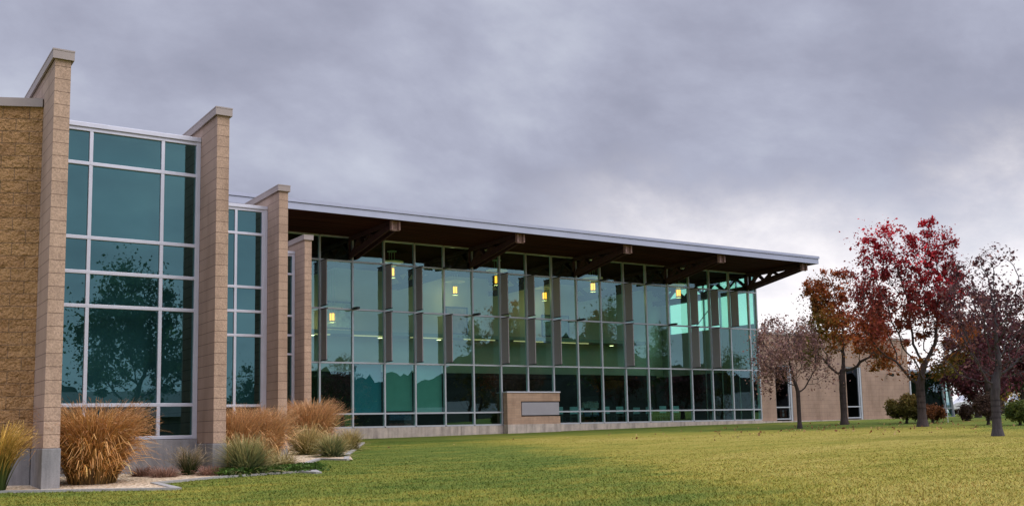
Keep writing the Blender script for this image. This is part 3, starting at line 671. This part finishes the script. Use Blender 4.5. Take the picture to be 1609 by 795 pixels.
def make_tree(name,label,loc,ells,trunk_top,r_base,natt,nleaf,lsize,colfun,seed,gap=-.05,gscale=2.2,rz=-YAW,r_tip=.006,bk='bark',spread=.22,group=None,kill=.32,step=.2,droop=0,lean=(0,0),gam=1.2):
    rg=np.random.default_rng(seed); t_=thing(name,label,'tree',loc,rz,group)
    att=crown_points(ells,natt,rg,seed,gap,gscale); nodes,par=colonize(att,trunk_top,step=step,kill=kill,lean=lean)
    V,F,ch=branches_mesh(nodes,par,r_tip,r_base); V=V.copy(); np_mesh('trunk',V,F,M[bk],t_,smooth=True)
    if nleaf:
        tips=nodes[(ch==0)|((ch==1)&(np.arange(len(nodes))>len(nodes)*.35))]; tips=tips[tips[:,2]>trunk_top*1.02]
        # leaves gather in clumps: some twigs carry many, some hardly any
        wgt=rg.gamma(gam,1,len(tips)); wgt/=wgt.sum(); k=rg.choice(len(tips),nleaf,p=wgt)
        sc_=np.maximum(.35,rg.gamma(2,.5,len(tips)))[k][:,None]; C=tips[k]+rg.normal(size=(nleaf,3))*spread*sc_*np.array([1,1,.8]); C[:,2]-=np.abs(rg.normal(size=nleaf))*droop; br_=np.exp(rg.normal(size=len(tips))*.28)[k]
        V,F,c_=leaf_quads(C,lsize,rg,np.clip(colfun(C,rg)*br_[:,None],.004,1)); np_mesh('crown',V,F,M['leaf'],t_,c_)
    return t_
def mixcol(stops,tt,rg,jit=.25):
    tt=np.clip(tt,0,1); xs_=[s[0] for s in stops]; c=np.stack([np.interp(tt,xs_,[s[1][i] for s in stops]) for i in range(3)],1)
    return np.clip(c*(1+rg.normal(size=(len(tt),1))*jit),.004,1)
def col_maple(C,rg):
    tt=(C[:,2]-1.4)/5.5+vnoise(C,3,1.6)*.34+rg.normal(size=len(C))*.06
    c=mixcol([(0,(.12,.10,.02)),(.18,(.30,.10,.02)),(.36,(.24,.065,.025)),(.55,(.17,.035,.028)),(.75,(.27,.024,.028)),(1,(.38,.022,.032))],tt,rg,.35); return c
def col_olive(C,rg):
    if C[:,2].max()>8.5: return mixcol([(0,(.05,.06,.015)),(1,(.16,.09,.025))],rg.uniform(0,1,len(C)),rg,.3)
    tt=vnoise(C,8,1.5)*.42+.58+C[:,0]*.20+(C[:,2]-3.3)*.13+rg.normal(size=len(C))*.07
    return mixcol([(0,(.055,.085,.015)),(.35,(.10,.11,.018)),(.6,(.24,.12,.025)),(.8,(.34,.085,.025)),(1,(.27,.045,.03))],tt,rg,.3)
def col_plum(C,rg): return mixcol([(0,(.05,.018,.022)),(.5,(.10,.03,.04)),(1,(.16,.045,.05))],rg.uniform(0,1,len(C)),rg,.3)
def col_dusky(C,rg): return mixcol([(0,(.15,.08,.08)),(.5,(.25,.14,.125)),(1,(.36,.21,.14))],rg.uniform(0,1,len(C)),rg,.3)
def col_purple(C,rg): return mixcol([(0,(.07,.025,.035)),(.6,(.12,.05,.055)),(1,(.22,.11,.09))],rg.uniform(0,1,len(C)),rg,.3)
def col_brown(C,rg): return mixcol([(0,(.10,.045,.045)),(.5,(.17,.085,.07)),(1,(.27,.14,.07))],rg.uniform(0,1,len(C)),rg,.3)
def col_green(C,rg): return mixcol([(0,(.035,.06,.02)),(1,(.085,.12,.035))],vnoise(C,4,1.5)*.5+.5,rg,.3)
def col_yellow(C,rg): return mixcol([(0,(.32,.20,.03)),(1,(.62,.42,.08))],vnoise(C,4,1.5)*.5+.5,rg,.25)
def at(x,y,dz=0): return (x,y,zgf(x,y)+dz)

make_tree('plum_tree','small nearly bare tree with thin purplish brown leaves before the first narrow window',at(29.99,26.62),
  [(-.3,0,3.0,1.35,1.3,1.45),(-.9,0,2.1,.8,.9,.85),(.6,0,2.3,.8,.8,.85),(-.1,0,4.0,.8,.8,.6)],1.35,.075,1900,9500,.065,col_dusky,11,gap=-.2,droop=.2,kill=.24,step=.16,spread=.14,r_tip=.005)
make_tree('autumn_tree','slender tree half green and half orange, left neighbour of the red maple',at(34.24,28.03),
  [(-.85,0,5.1,.65,.7,1.35),(.35,0,5.3,.8,.8,1.2),(1.2,0,4.8,.8,.8,1.2),(0,0,3.8,1.55,1.4,1.1),(1.1,0,3.6,1.25,1.2,1.4),(-1.1,0,3.1,1.0,1,.8),(1.3,0,2.5,.95,.9,.55)],1.45,.13,1900,30000,.078,col_olive,23,gap=-.10,spread=.16)
make_tree('maple_tree','tallest tree, a red maple with many upright limbs and sky showing through',at(31.93,22.74),
  [(-1.7,0,6.1,.42,.6,1.0),(-1.0,0,6.4,.45,.6,1.15),(-.2,0,6.55,.42,.6,1.05),(.35,0,6.5,.4,.6,1.1),(1.0,0,6.3,.6,.7,1.2),(-.3,0,4.6,1.9,1.5,1.5),(-1.1,0,3.1,1.3,1.3,.9),(1.0,0,3.2,1.3,1.3,1.3),(.1,0,2.3,1.5,1.3,.7),(1.2,0,5.0,.7,.8,1.0)],1.45,.15,2600,32000,.076,col_maple,31,gam=.8,gap=-.12,gscale=2.6,spread=.15)
make_tree('locust_tree','nearest tree on the right, grey and bare with a few hanging dark leaves',at(25.0,15.6),
  [(-.2,0,3.3,1.1,1.2,1.3),(.9,0,3.0,1.1,1.1,1.3),(-.6,0,2.2,.7,1,.9),(.6,0,2.0,1.0,1,.6),(0,0,4.4,.9,.8,.55)],1.05,.115,2600,7500,.060,col_purple,47,gap=-.2,bk='bark_grey',kill=.22,step=.15,spread=.10,r_tip=.0045)
def far(px_,dist,dz=0):     # real ground spot on a bearing, given as sideways slope and distance
    dirv=Vector((_f.x,_f.y))+Vector((_r.x,_r.y))*px_; dirv*=dist/Vector((_f.x,_f.y)).length/1.0
    return at(dirv.x,dirv.y,dz)
def lat(px): return (px-839)/1632
def sp(px,depth,dz=0):
    x=_f.x*depth*.98+_r.x*lat(px)*depth; y=_f.y*depth*.98+_r.y*lat(px)*depth; return at(x,y,dz)
make_tree('plum_tree','dark purple tree with a dense crown standing right behind the red maple',sp(1528,43),
  [(-.2,0,2.6,1.3,1.3,1.4),(.3,0,4.2,.85,.9,1.3),(.9,0,3.4,1.0,1,.9)],1.0,.12,700,9000,.11,col_plum,5,gap=-.25,spread=.2,kill=.35)
make_tree('plum_tree','low round dark red tree between the glass entry and the locust',sp(1510,52),
  [(0,0,1.9,1.6,1.4,1.2)],.5,.12,350,7000,.12,col_plum,6,gap=-.5,spread=.25,kill=.4)
make_tree('plum_tree','dark wine red tree at the right edge behind the bare locust',sp(1603,46),
  [(0,0,2.0,1.2,1.2,1.3),(.9,0,2.6,1.2,1,1.2)],.6,.12,450,8000,.12,col_plum,7,gap=-.4,spread=.22,kill=.4)
make_tree('green_tree','dull green tree farther off, right of the glass entry',sp(1515,62),
  [(0,0,2.6,1.9,1.6,2.0)],.8,.14,400,8000,.14,col_green,9,gap=-.4,spread=.3,kill=.45)
make_tree('green_tree','narrow dark green tree glimpsed behind the locust limbs',sp(1578,60),
  [(0,0,2.2,1.0,1.0,1.9)],.6,.14,300,6000,.14,col_green,10,gap=-.5,spread=.25,kill=.45)
make_tree('yellow_tree','small bright yellow tree seen low between the trunks on the right',sp(1549,75),
  [(0,0,1.6,.75,.8,.85)],.5,.1,200,4000,.14,col_yellow,12,gap=-.6,spread=.2,kill=.4)
make_tree('yellow_tree','pale orange yellow tree far off just right of the locust trunk',sp(1588,80),
  [(0,0,2.0,.9,.8,.8)],.6,.1,200,2600,.14,col_yellow,14,gap=-.6,spread=.25,kill=.4)

def bush(label,loc,w,h,colf,seed,nleaf=3500,ls=.06):
    rg=np.random.default_rng(seed); b_=thing('shrub',label,'shrub',loc,-YAW)
    att=crown_points([(0,0,h*.58,w*.5,w*.45,h*.42),(w*.12,0,h*.7,w*.34,w*.3,h*.3)],260,rg,seed,-.35,5)
    nodes,par=colonize(att,h*.08,step=.08,kill=.12,infl=1.2); V,F,ch=branches_mesh(nodes,par,.004,.05); np_mesh('stems',V,F,M['bark'],b_)
    tips=nodes[ch==0]; k=rg.integers(0,len(tips),nleaf); C=tips[k]+rg.normal(size=(nleaf,3))*.075; C[:,2]=np.maximum(C[:,2],.02)
    V,F,c_=leaf_quads(C,ls,rg,colf(C,rg)); np_mesh('foliage',V,F,M['leaf'],b_,c_)
def c_ol(C,rg): return mixcol([(0,(.07,.075,.018)),(.6,(.15,.12,.03)),(1,(.24,.12,.03))],(C[:,2]/1.1)*.7+rg.uniform(-.2,.3,len(C)),rg,.3)
def c_rd(C,rg): return mixcol([(0,(.10,.04,.02)),(1,(.24,.09,.03))],rg.uniform(0,1,len(C)),rg,.3)
def c_dk(C,rg): return mixcol([(0,(.045,.03,.025)),(1,(.12,.07,.045))],rg.uniform(0,1,len(C)),rg,.3)
def c_gr(C,rg): return mixcol([(0,(.04,.07,.015)),(1,(.14,.15,.03))],rg.uniform(0,1,len(C)),rg,.3)
bush('wide olive shrub with a narrow foot left of the maple trunk',at(35.47,25.98),1.4,1.05,c_ol,61,14000,.075)
bush('low rust coloured shrub right of the maple trunk',at(35.6,24.9),1.0,.62,c_rd,62,9000)
bush('small dark shrub beyond the glass entry corner',at(38.2,25.12),.5,.6,c_dk,63,5000)
bush('tall dark brown shrub left of the locust trunk',at(33.57,21.27),.95,1.0,c_dk,64,11000)
bush('olive green shrub at the right edge behind the locust',at(32.87,19.68),.75,.75,c_gr,65,9000)

# ornamental grasses
def grass_clump(label,loc,h,w,n,cols,seed,bw=.012,droop=.5,plume=0,base=.25,pcol=None,ms=.8,kind='ornamental_grass',up=.6,broad=0,g_=None,pname='blades'):
    rg=np.random.default_rng(seed)
    if g_ is None: g_=thing(kind,label,'grass',loc,rg.uniform(0,6))
    if broad: grass_clump('',None,h*.86,w*1.0,broad,[(t_,tuple(min(.9,x*1.28) for x in c_)) for t_,c_ in cols],seed+500,bw*1.7,1.25,0,base,up=.22,g_=g_,pname='bent_blades')
    S=5; az=rg.uniform(0,2*pi,n); rad=base*w*np.sqrt(rg.uniform(0,1,n)); out=az+rg.normal(size=n)*.6; L_=h*rg.uniform(up,1.12,n); tilt=np.abs(rg.normal(size=n))*.55*(w/h)
    tilt=np.clip(tilt,.02,1.35)
    px,py=rad*np.cos(az),rad*np.sin(az); pz=np.zeros(n); V=[];side=np.stack([-np.sin(out),np.cos(out)],1); a=tilt.copy(); tw=rg.uniform(-1,1,n)
    rows=[]
    for i in range(S+1):
        f=i/S; wd=bw*(1-f*.85)*rg.uniform(.7,1.3,n); sx=side[:,0]*wd; sy=side[:,1]*wd; tz=tw*wd*.5
        rows.append((np.stack([px-sx,py-sy,pz-tz],1),np.stack([px+sx,py+sy,pz+tz],1)))
        stepl=L_/S; px=px+np.cos(out)*np.sin(a)*stepl; py=py+np.sin(out)*np.sin(a)*stepl; pz=pz+np.cos(a)*stepl; a=np.clip(a+droop*(f+.15)*rg.uniform(.3,1.6,n)*.9,0,2.6)
        pz=np.maximum(pz,.01)
    tipP=np.stack([px,py,pz],1)
    V=np.stack([np.stack(r,1) for r in rows],1).reshape(-1,3)   # n, S+1, 2
    base_i=np.arange(n)[:,None]*(S+1)*2; i=np.arange(S)[None]*2; b0=base_i+i
    F=np.stack([b0,b0+1,b0+3,b0+2],2).reshape(-1,4)
    tt=np.repeat(np.tile(np.arange(S+1)/S,(n,1)),2,axis=1).ravel(); jit=np.repeat(rg.normal(size=n)*.16,(S+1)*2)
    c_=mixcol(cols,tt+jit*.8,rg,.0)*(1+np.repeat(rg.normal(size=n)*.28,(S+1)*2))[:,None]
    np_mesh(pname,V,F,M['grass_blade'],g_,np.clip(c_,.01,1))
    if plume:
        k=rg.integers(0,n,plume*16); f_=rg.uniform(0,1,len(k))[:,None]*.8
        A_=V.reshape(n,S+1,2,3)[:,:,0]; T=A_[k,S]*(1-f_)+A_[k,S-1]*f_+rg.normal(size=(len(k),3))*.022
        dr_=A_[k,S]-A_[k,S-1]; dr_/=np.linalg.norm(dr_,axis=1)[:,None]+1e-6; dr_=dr_+rg.normal(size=dr_.shape)*.45
        T[:,2]=np.maximum(T[:,2],.05); ok=T[:,2]>h*.45; T=T[ok]; dr_=dr_[ok]; sd_=np.cross(dr_,rg.normal(size=dr_.shape)); sd_/=np.linalg.norm(sd_,axis=1)[:,None]+1e-6
        hl_=.035; wv_=.0035; Vp=np.stack([T-dr_*hl_,T+sd_*wv_,T+dr_*hl_,T-sd_*wv_],1).reshape(-1,3); Fp=np.arange(len(Vp)).reshape(-1,4)
        cp_=np.repeat(mixcol([(0,pcol),(1,tuple(min(1,x*1.4) for x in pcol))],rg.uniform(0,1,len(T)),rg,.2),4,axis=0)
        np_mesh('seed_heads',Vp,Fp,M['grass_blade'],g_,cp_)
    return g_
OR=[(0,(.10,.065,.03)),(.25,(.34,.20,.06)),(.6,(.58,.33,.10)),(1,(.62,.34,.14))]
PK=[(0,(.15,.09,.045)),(.3,(.44,.26,.11)),(.7,(.64,.39,.17)),(1,(.66,.40,.20))]
BG=[(0,(.06,.08,.03)),(.35,(.12,.17,.08)),(.7,(.28,.28,.10)),(1,(.52,.40,.18))]
YL=[(0,(.09,.10,.03)),(.4,(.30,.25,.08)),(1,(.58,.44,.20))]
GO=[(0,(.04,.06,.015)),(.45,(.10,.12,.03)),(.62,(.45,.28,.06)),(1,(.66,.42,.10))]
grass_clump('big golden orange clump of tall grass between the first two fins',at(3.55,17.75),1.36,.42,5200,OR,71,.010,.66,420,.80,(.46,.25,.12),up=.28,broad=1100)
grass_clump('tall golden grass with dark green stems cut by the left edge',at(2.12,17.0),1.0,.26,900,GO,72,.012,.45,60,.3,(.6,.38,.12))
grass_clump('wide rust pink clump under the second bay window, left half',at(6.72,20.4),1.24,.34,4200,PK,73,.010,.55,240,.85,(.46,.26,.13),up=.3,broad=450)
grass_clump('rust pink clump in front of the third fin',at(7.33,20.7),1.22,.34,4200,PK,74,.010,.55,220,.85,(.46,.26,.13),up=.3,broad=450)
grass_clump('rust pink clump before the fourth fin and first hall panes',at(11.1,27.4),1.42,.52,5200,PK,75,.013,.5,260,.75,(.45,.23,.13),up=.3,broad=450)
grass_clump('spiky blue green clump with straw tips beside the second fin foot',at(6.25,18.4),.72,1.0,1500,BG,76,.009,.30,0,.16)
grass_clump('loose straw green clump right of the blue green one',at(7.05,18.7),.45,.75,600,YL,77,.007,.5,0,.2)
grass_clump('straw coloured clump at the foot of the third rust clump',at(9.9,24.6),.80,.9,1000,YL,78,.010,.35,0,.18)
grass_clump('small green and straw tuft near the middle mow strip',at(9.9,23.1),.62,.85,900,BG,79,.009,.35,0,.18)
grass_clump('last small straw tuft of the bed, nearest the hall',at(11.9,26.5),.62,.7,700,YL,80,.010,.4,0,.2)
grass_clump('straw green tuft just left of the last one',at(11.0,25.4),.5,.6,600,YL,81,.010,.4,0,.2)
grass_clump('low brown round tuft on the chips, left one',at(4.6,18.9),.24,.34,500,[(0,(.12,.06,.04)),(1,(.34,.19,.13))],82,.006,.5,0,.4)
grass_clump('low pinkish round tuft on the chips beside the brown one',at(4.85,18.45),.24,.46,700,[(0,(.16,.09,.06)),(1,(.50,.30,.22))],83,.006,.5,0,.4)
grass_clump('small dark green sedge with feathery tan top by the footing',at(5.35,18.75),.52,.45,500,[(0,(.03,.045,.015)),(.5,(.05,.07,.02)),(.8,(.25,.20,.10)),(1,(.42,.33,.2))],84,.006,.3,30,.22,(.35,.27,.17))
grass_clump('low pinkish round tuft in front of the second fin foot',at(5.60,18.35),.22,.40,650,[(0,(.16,.09,.06)),(1,(.48,.27,.20))],85,.006,.5,0,.4)
# low green ground cover
rg=np.random.default_rng(90); n=5200; u=rg.uniform(0,1,n); cx=5.75+u*1.9+rg.normal(size=n)*.08; cy=18.15+u*.35+rg.normal(size=n)*.16
C=np.stack([cx,cy,zg(cx,cy)+rg.uniform(.01,.14,n)],1); V,F,c_=leaf_quads(C,.05,rg,mixcol([(0,(.035,.075,.012)),(1,(.10,.17,.03))],rg.uniform(0,1,n),rg,.25))
gc=np_mesh('ground_cover',V,F,M['leaf'],None,c_); gc['kind']='stuff'; gc['label']='low green creeping cover along the mow strip'; gc['category']='ground cover'

# lawn blades where they can be made out
rg=np.random.default_rng(91); n=300000
dep=8+(36-8)*rg.uniform(0,1,n)**1.15; lt=rg.uniform(-.56,.52,n)*dep; X=_f.x*dep+_r.x*lt; Y=_f.y*dep+_r.y*lt
from bisect import bisect
def inpoly(x,y,poly):
    c=np.zeros(len(x),bool); j=len(poly)-1
    for i in range(len(poly)):
        xi,yi=poly[i]; xj,yj=poly[j]; c^=((yi>y)!=(yj>y))&(x<(xj-xi)*(y-yi)/(yj-yi+1e-12)+xi); j=i
    return c
k=(~inpoly(X,Y,BED))&(Y<35.8)&~((X<2.7)&(Y>17)); X=X[k];Y=Y[k]; n=len(X); dep=dep[k]
hgt=rg.uniform(.018,.045,n)*np.clip(1.45-dep/24,.35,1); wd=.003+.00030*dep; th=rg.uniform(0,pi,n); Z=zg(X,Y)-.004; lean_=rg.normal(size=(n,2))*.03
V=np.stack([np.stack([X-np.cos(th)*wd,Y-np.sin(th)*wd,Z],1),np.stack([X+np.cos(th)*wd,Y+np.sin(th)*wd,Z],1),np.stack([X+lean_[:,0],Y+lean_[:,1],Z+hgt],1)],1).reshape(-1,3)
c_=np.repeat(np.clip(1.02+rg.normal(size=(n,1))*.24,.45,1.7)*np.array([1,1,1])+rg.normal(size=(n,3))*np.array([.12,.04,.04]),3,axis=0); c_[2::3]*=1.2
lb=np_mesh('grass',V,np.arange(3*n).reshape(-1,3),M['lawn_blade'],None,np.clip(c_,.1,3)); lb['kind']='stuff'; lb['label']='short mown lawn grass, green with dry patches'; lb['category']='grass'
# fallen leaves
n=420; cx=rg.normal(size=n)*5+31; cy=rg.normal(size=n)*3.5+23; C=np.stack([cx,cy,zg(cx,cy)+.03],1)
V,F,c_=leaf_quads(C,.08,rg,mixcol([(0,(.2,.06,.03)),(1,(.5,.35,.15))],rg.uniform(0,1,n),rg,.3)); fl=np_mesh('fallen_leaves',V,F,M['leaf'],None,c_); fl['kind']='stuff'; fl['label']='scattered fallen leaves on the lawn under the trees'; fl['category']='leaves'

# sprinkler stake by the low shrub
m_=MB(); m_.tube([(0,0,0),(0,0,.48)],[.012,.012],6); m_.box(-.03,.03,-.006,.006,.44,.52); o=m_.build('marker_stake',M['white']); o.location=at(36.0,24.5); tag(o,'thin pale stake in the lawn by the rust coloured shrub','stake')

# traffic signal far right
p=sp(1640,92); q=sp(1588,92)
ts=thing('traffic_signal','yellow traffic signal hanging from a dark mast arm far off on the right','traffic signal',p)
d_=Vector(q)-Vector(p); m_=MB(); m_.tube([(0,0,0),(0,0,5.6)],[.14,.09],10); m_.build('pole',M['dark'],ts)
m_=MB(); m_.tube([(0,0,5.2),(d_.x*1.0,d_.y*1.0,5.35)],[.09,.06],8); m_.build('mast_arm',M['dark'],ts)
hd=MB(); hd.box(d_.x-.26,d_.x+.26,d_.y-.2,d_.y+.2,4.75,5.6); hs=hd.build('signal_housing',M['yellow'],ts,bevel=.03)
m_=MB()
for z in (4.92,5.17,5.42): m_.tube([(d_.x-.05,d_.y-.20,z),(d_.x-.05,d_.y-.30,z)],[.09,.10],12)
m_.build('lens',M['dark'],hs)

# parked cars along the road
def car(label,loc,rz,paint):
    c_=thing('parked_car',label,'car',loc,rz,group='cars parked along the far road')
    prof=[(-2.2,.35),(-2.25,.75),(-1.9,.92),(-1.35,.98),(-.8,1.42),(.75,1.45),(1.4,1.0),(2.1,.88),(2.25,.6),(2.2,.35)]
    m_=MB(); m_.prism(prof,'y',-.85,.85); m_.build('body',paint,c_,bevel=.06)
    for s_ in (-1,1):
        m_=MB(); m_.prism([(-1.2,1.0),(-.75,1.36),(.7,1.38),(1.2,1.02)],'y',s_*.852,s_*.865); m_.build('window',M['carglass'],c_)
        for xx in (-1.4,1.4):
            m_=MB(); m_.tube([(xx,s_*.70,.33),(xx,s_*.88,.33)],[.33,.33],18); wv_=m_.build('wheel',M['rubber'],c_)
            m_=MB(); m_.tube([(xx,s_*.885,.33),(xx,s_*.90,.33)],[.19,.19],12); m_.build('rim',M['alu'],wv_)
    m_=MB(); m_.prism([(1.46,1.01),(.82,1.43),(.86,1.44),(1.52,1.02)],'y',-.75,.75); m_.build('windscreen',M['carglass'],c_)
    for s_ in (-1,1): m_=MB(); m_.box(2.2,2.26,s_*.62-.15,s_*.62+.15,.62,.76); m_.build('headlight',M['white'],c_)
car('white parked car glimpsed beside the glass entry',sp(1508,80),R(-30),plain('white_car_paint',(.6,.6,.6),.25))
car('silver parked car glimpsed right of the locust trunk',sp(1590,84),R(-30),plain('silver_car_paint',(.35,.37,.4),.25))

# ------------------------------------------------------------------ what stands behind the camera and shows in the glass
def mirror_tree(lab,loc,h,w,seed,nleaf,colf,low=.22,ls=.15):
    make_tree('street_tree',lab,loc,[(0,0,h*.60,w*.5,w*.5,h*.36),(0,0,h*.82,w*.3,w*.3,h*.18),(w*.1,0,h*.42,w*.55,w*.5,h*.16)],h*low,.16,420,nleaf,ls,colf,seed,gap=-.12,gscale=1.4,kill=.42,step=.28,spread=.34,r_tip=.012,group='trees reflected in the glass')
mirror_tree('tall green tree reflected in the first bay window',at(12.75,-15.3),10.4,5.6,101,19000,col_green)
mirror_tree('small thin tree reflected in the second bay window',at(23.7,-19.8),6.6,2.6,102,2600,col_green)
mirror_tree('autumn tree reflected left of the sign wall',at(50.9,-13),12.5,3.2,103,8500,col_olive)
mirror_tree('dark tree reflected right of the sign wall',at(62.5,-8),13.5,2.7,104,8000,col_green)
mirror_tree('dark tree reflected beside the large clear panes',at(70.5,-9),12,2.4,105,7000,col_green)
mirror_tree('round dark tree reflected in the first hall panes',at(42.6,-29),8.2,8.0,106,14000,col_green,.1)
mirror_tree('small autumn tree reflected near the hall corner',at(80.0,-9),9.5,3.2,107,4500,col_olive)
def house(lab,x,y,rz,w,d,h):
    hh_=thing('house',lab,'house',at(x,y,-.1),rz,group='houses reflected in the glass')
    m_=MB(); m_.box(-w/2,w/2,-d/2,d/2,0,h); m_.build('wall',M['siding'],hh_)
    m_=MB(); m_.prism([(-d/2-.4,h),(0,h+d*.28),(d/2+.4,h)],'x',-w/2-.4,w/2+.4); m_.build('roof',M['shingle'],hh_)
    for xx in (-w*.3,w*.05,w*.33):
        m_=MB(); m_.box(xx-.5,xx+.5,d/2,d/2+.05,1,2.2); m_.build('window',M['carglass'],hh_)
house('pale house reflected low in the first bay window',24,-62,R(10),13,9,3.2)
house('house reflected low in the second bay window',52,-75,R(-8),15,9,3.2)
house('house reflected low in the left of the hall glass',78,-60,R(20),14,9,3.4)
house('house reflected low in the right of the hall glass',120,-40,R(30),14,9,3.2)

# ------------------------------------------------------------------ lift everything so that the ground under the camera is z = 0
for o in list(bpy.data.objects):
    if '_o' in o: del o['_o']
    if o.parent is None: o.location.z+=LIFT
SC.render.resolution_x=1024; SC.render.resolution_y=505
SC.cycles.transparent_max_bounces=24; SC.cycles.max_bounces=8
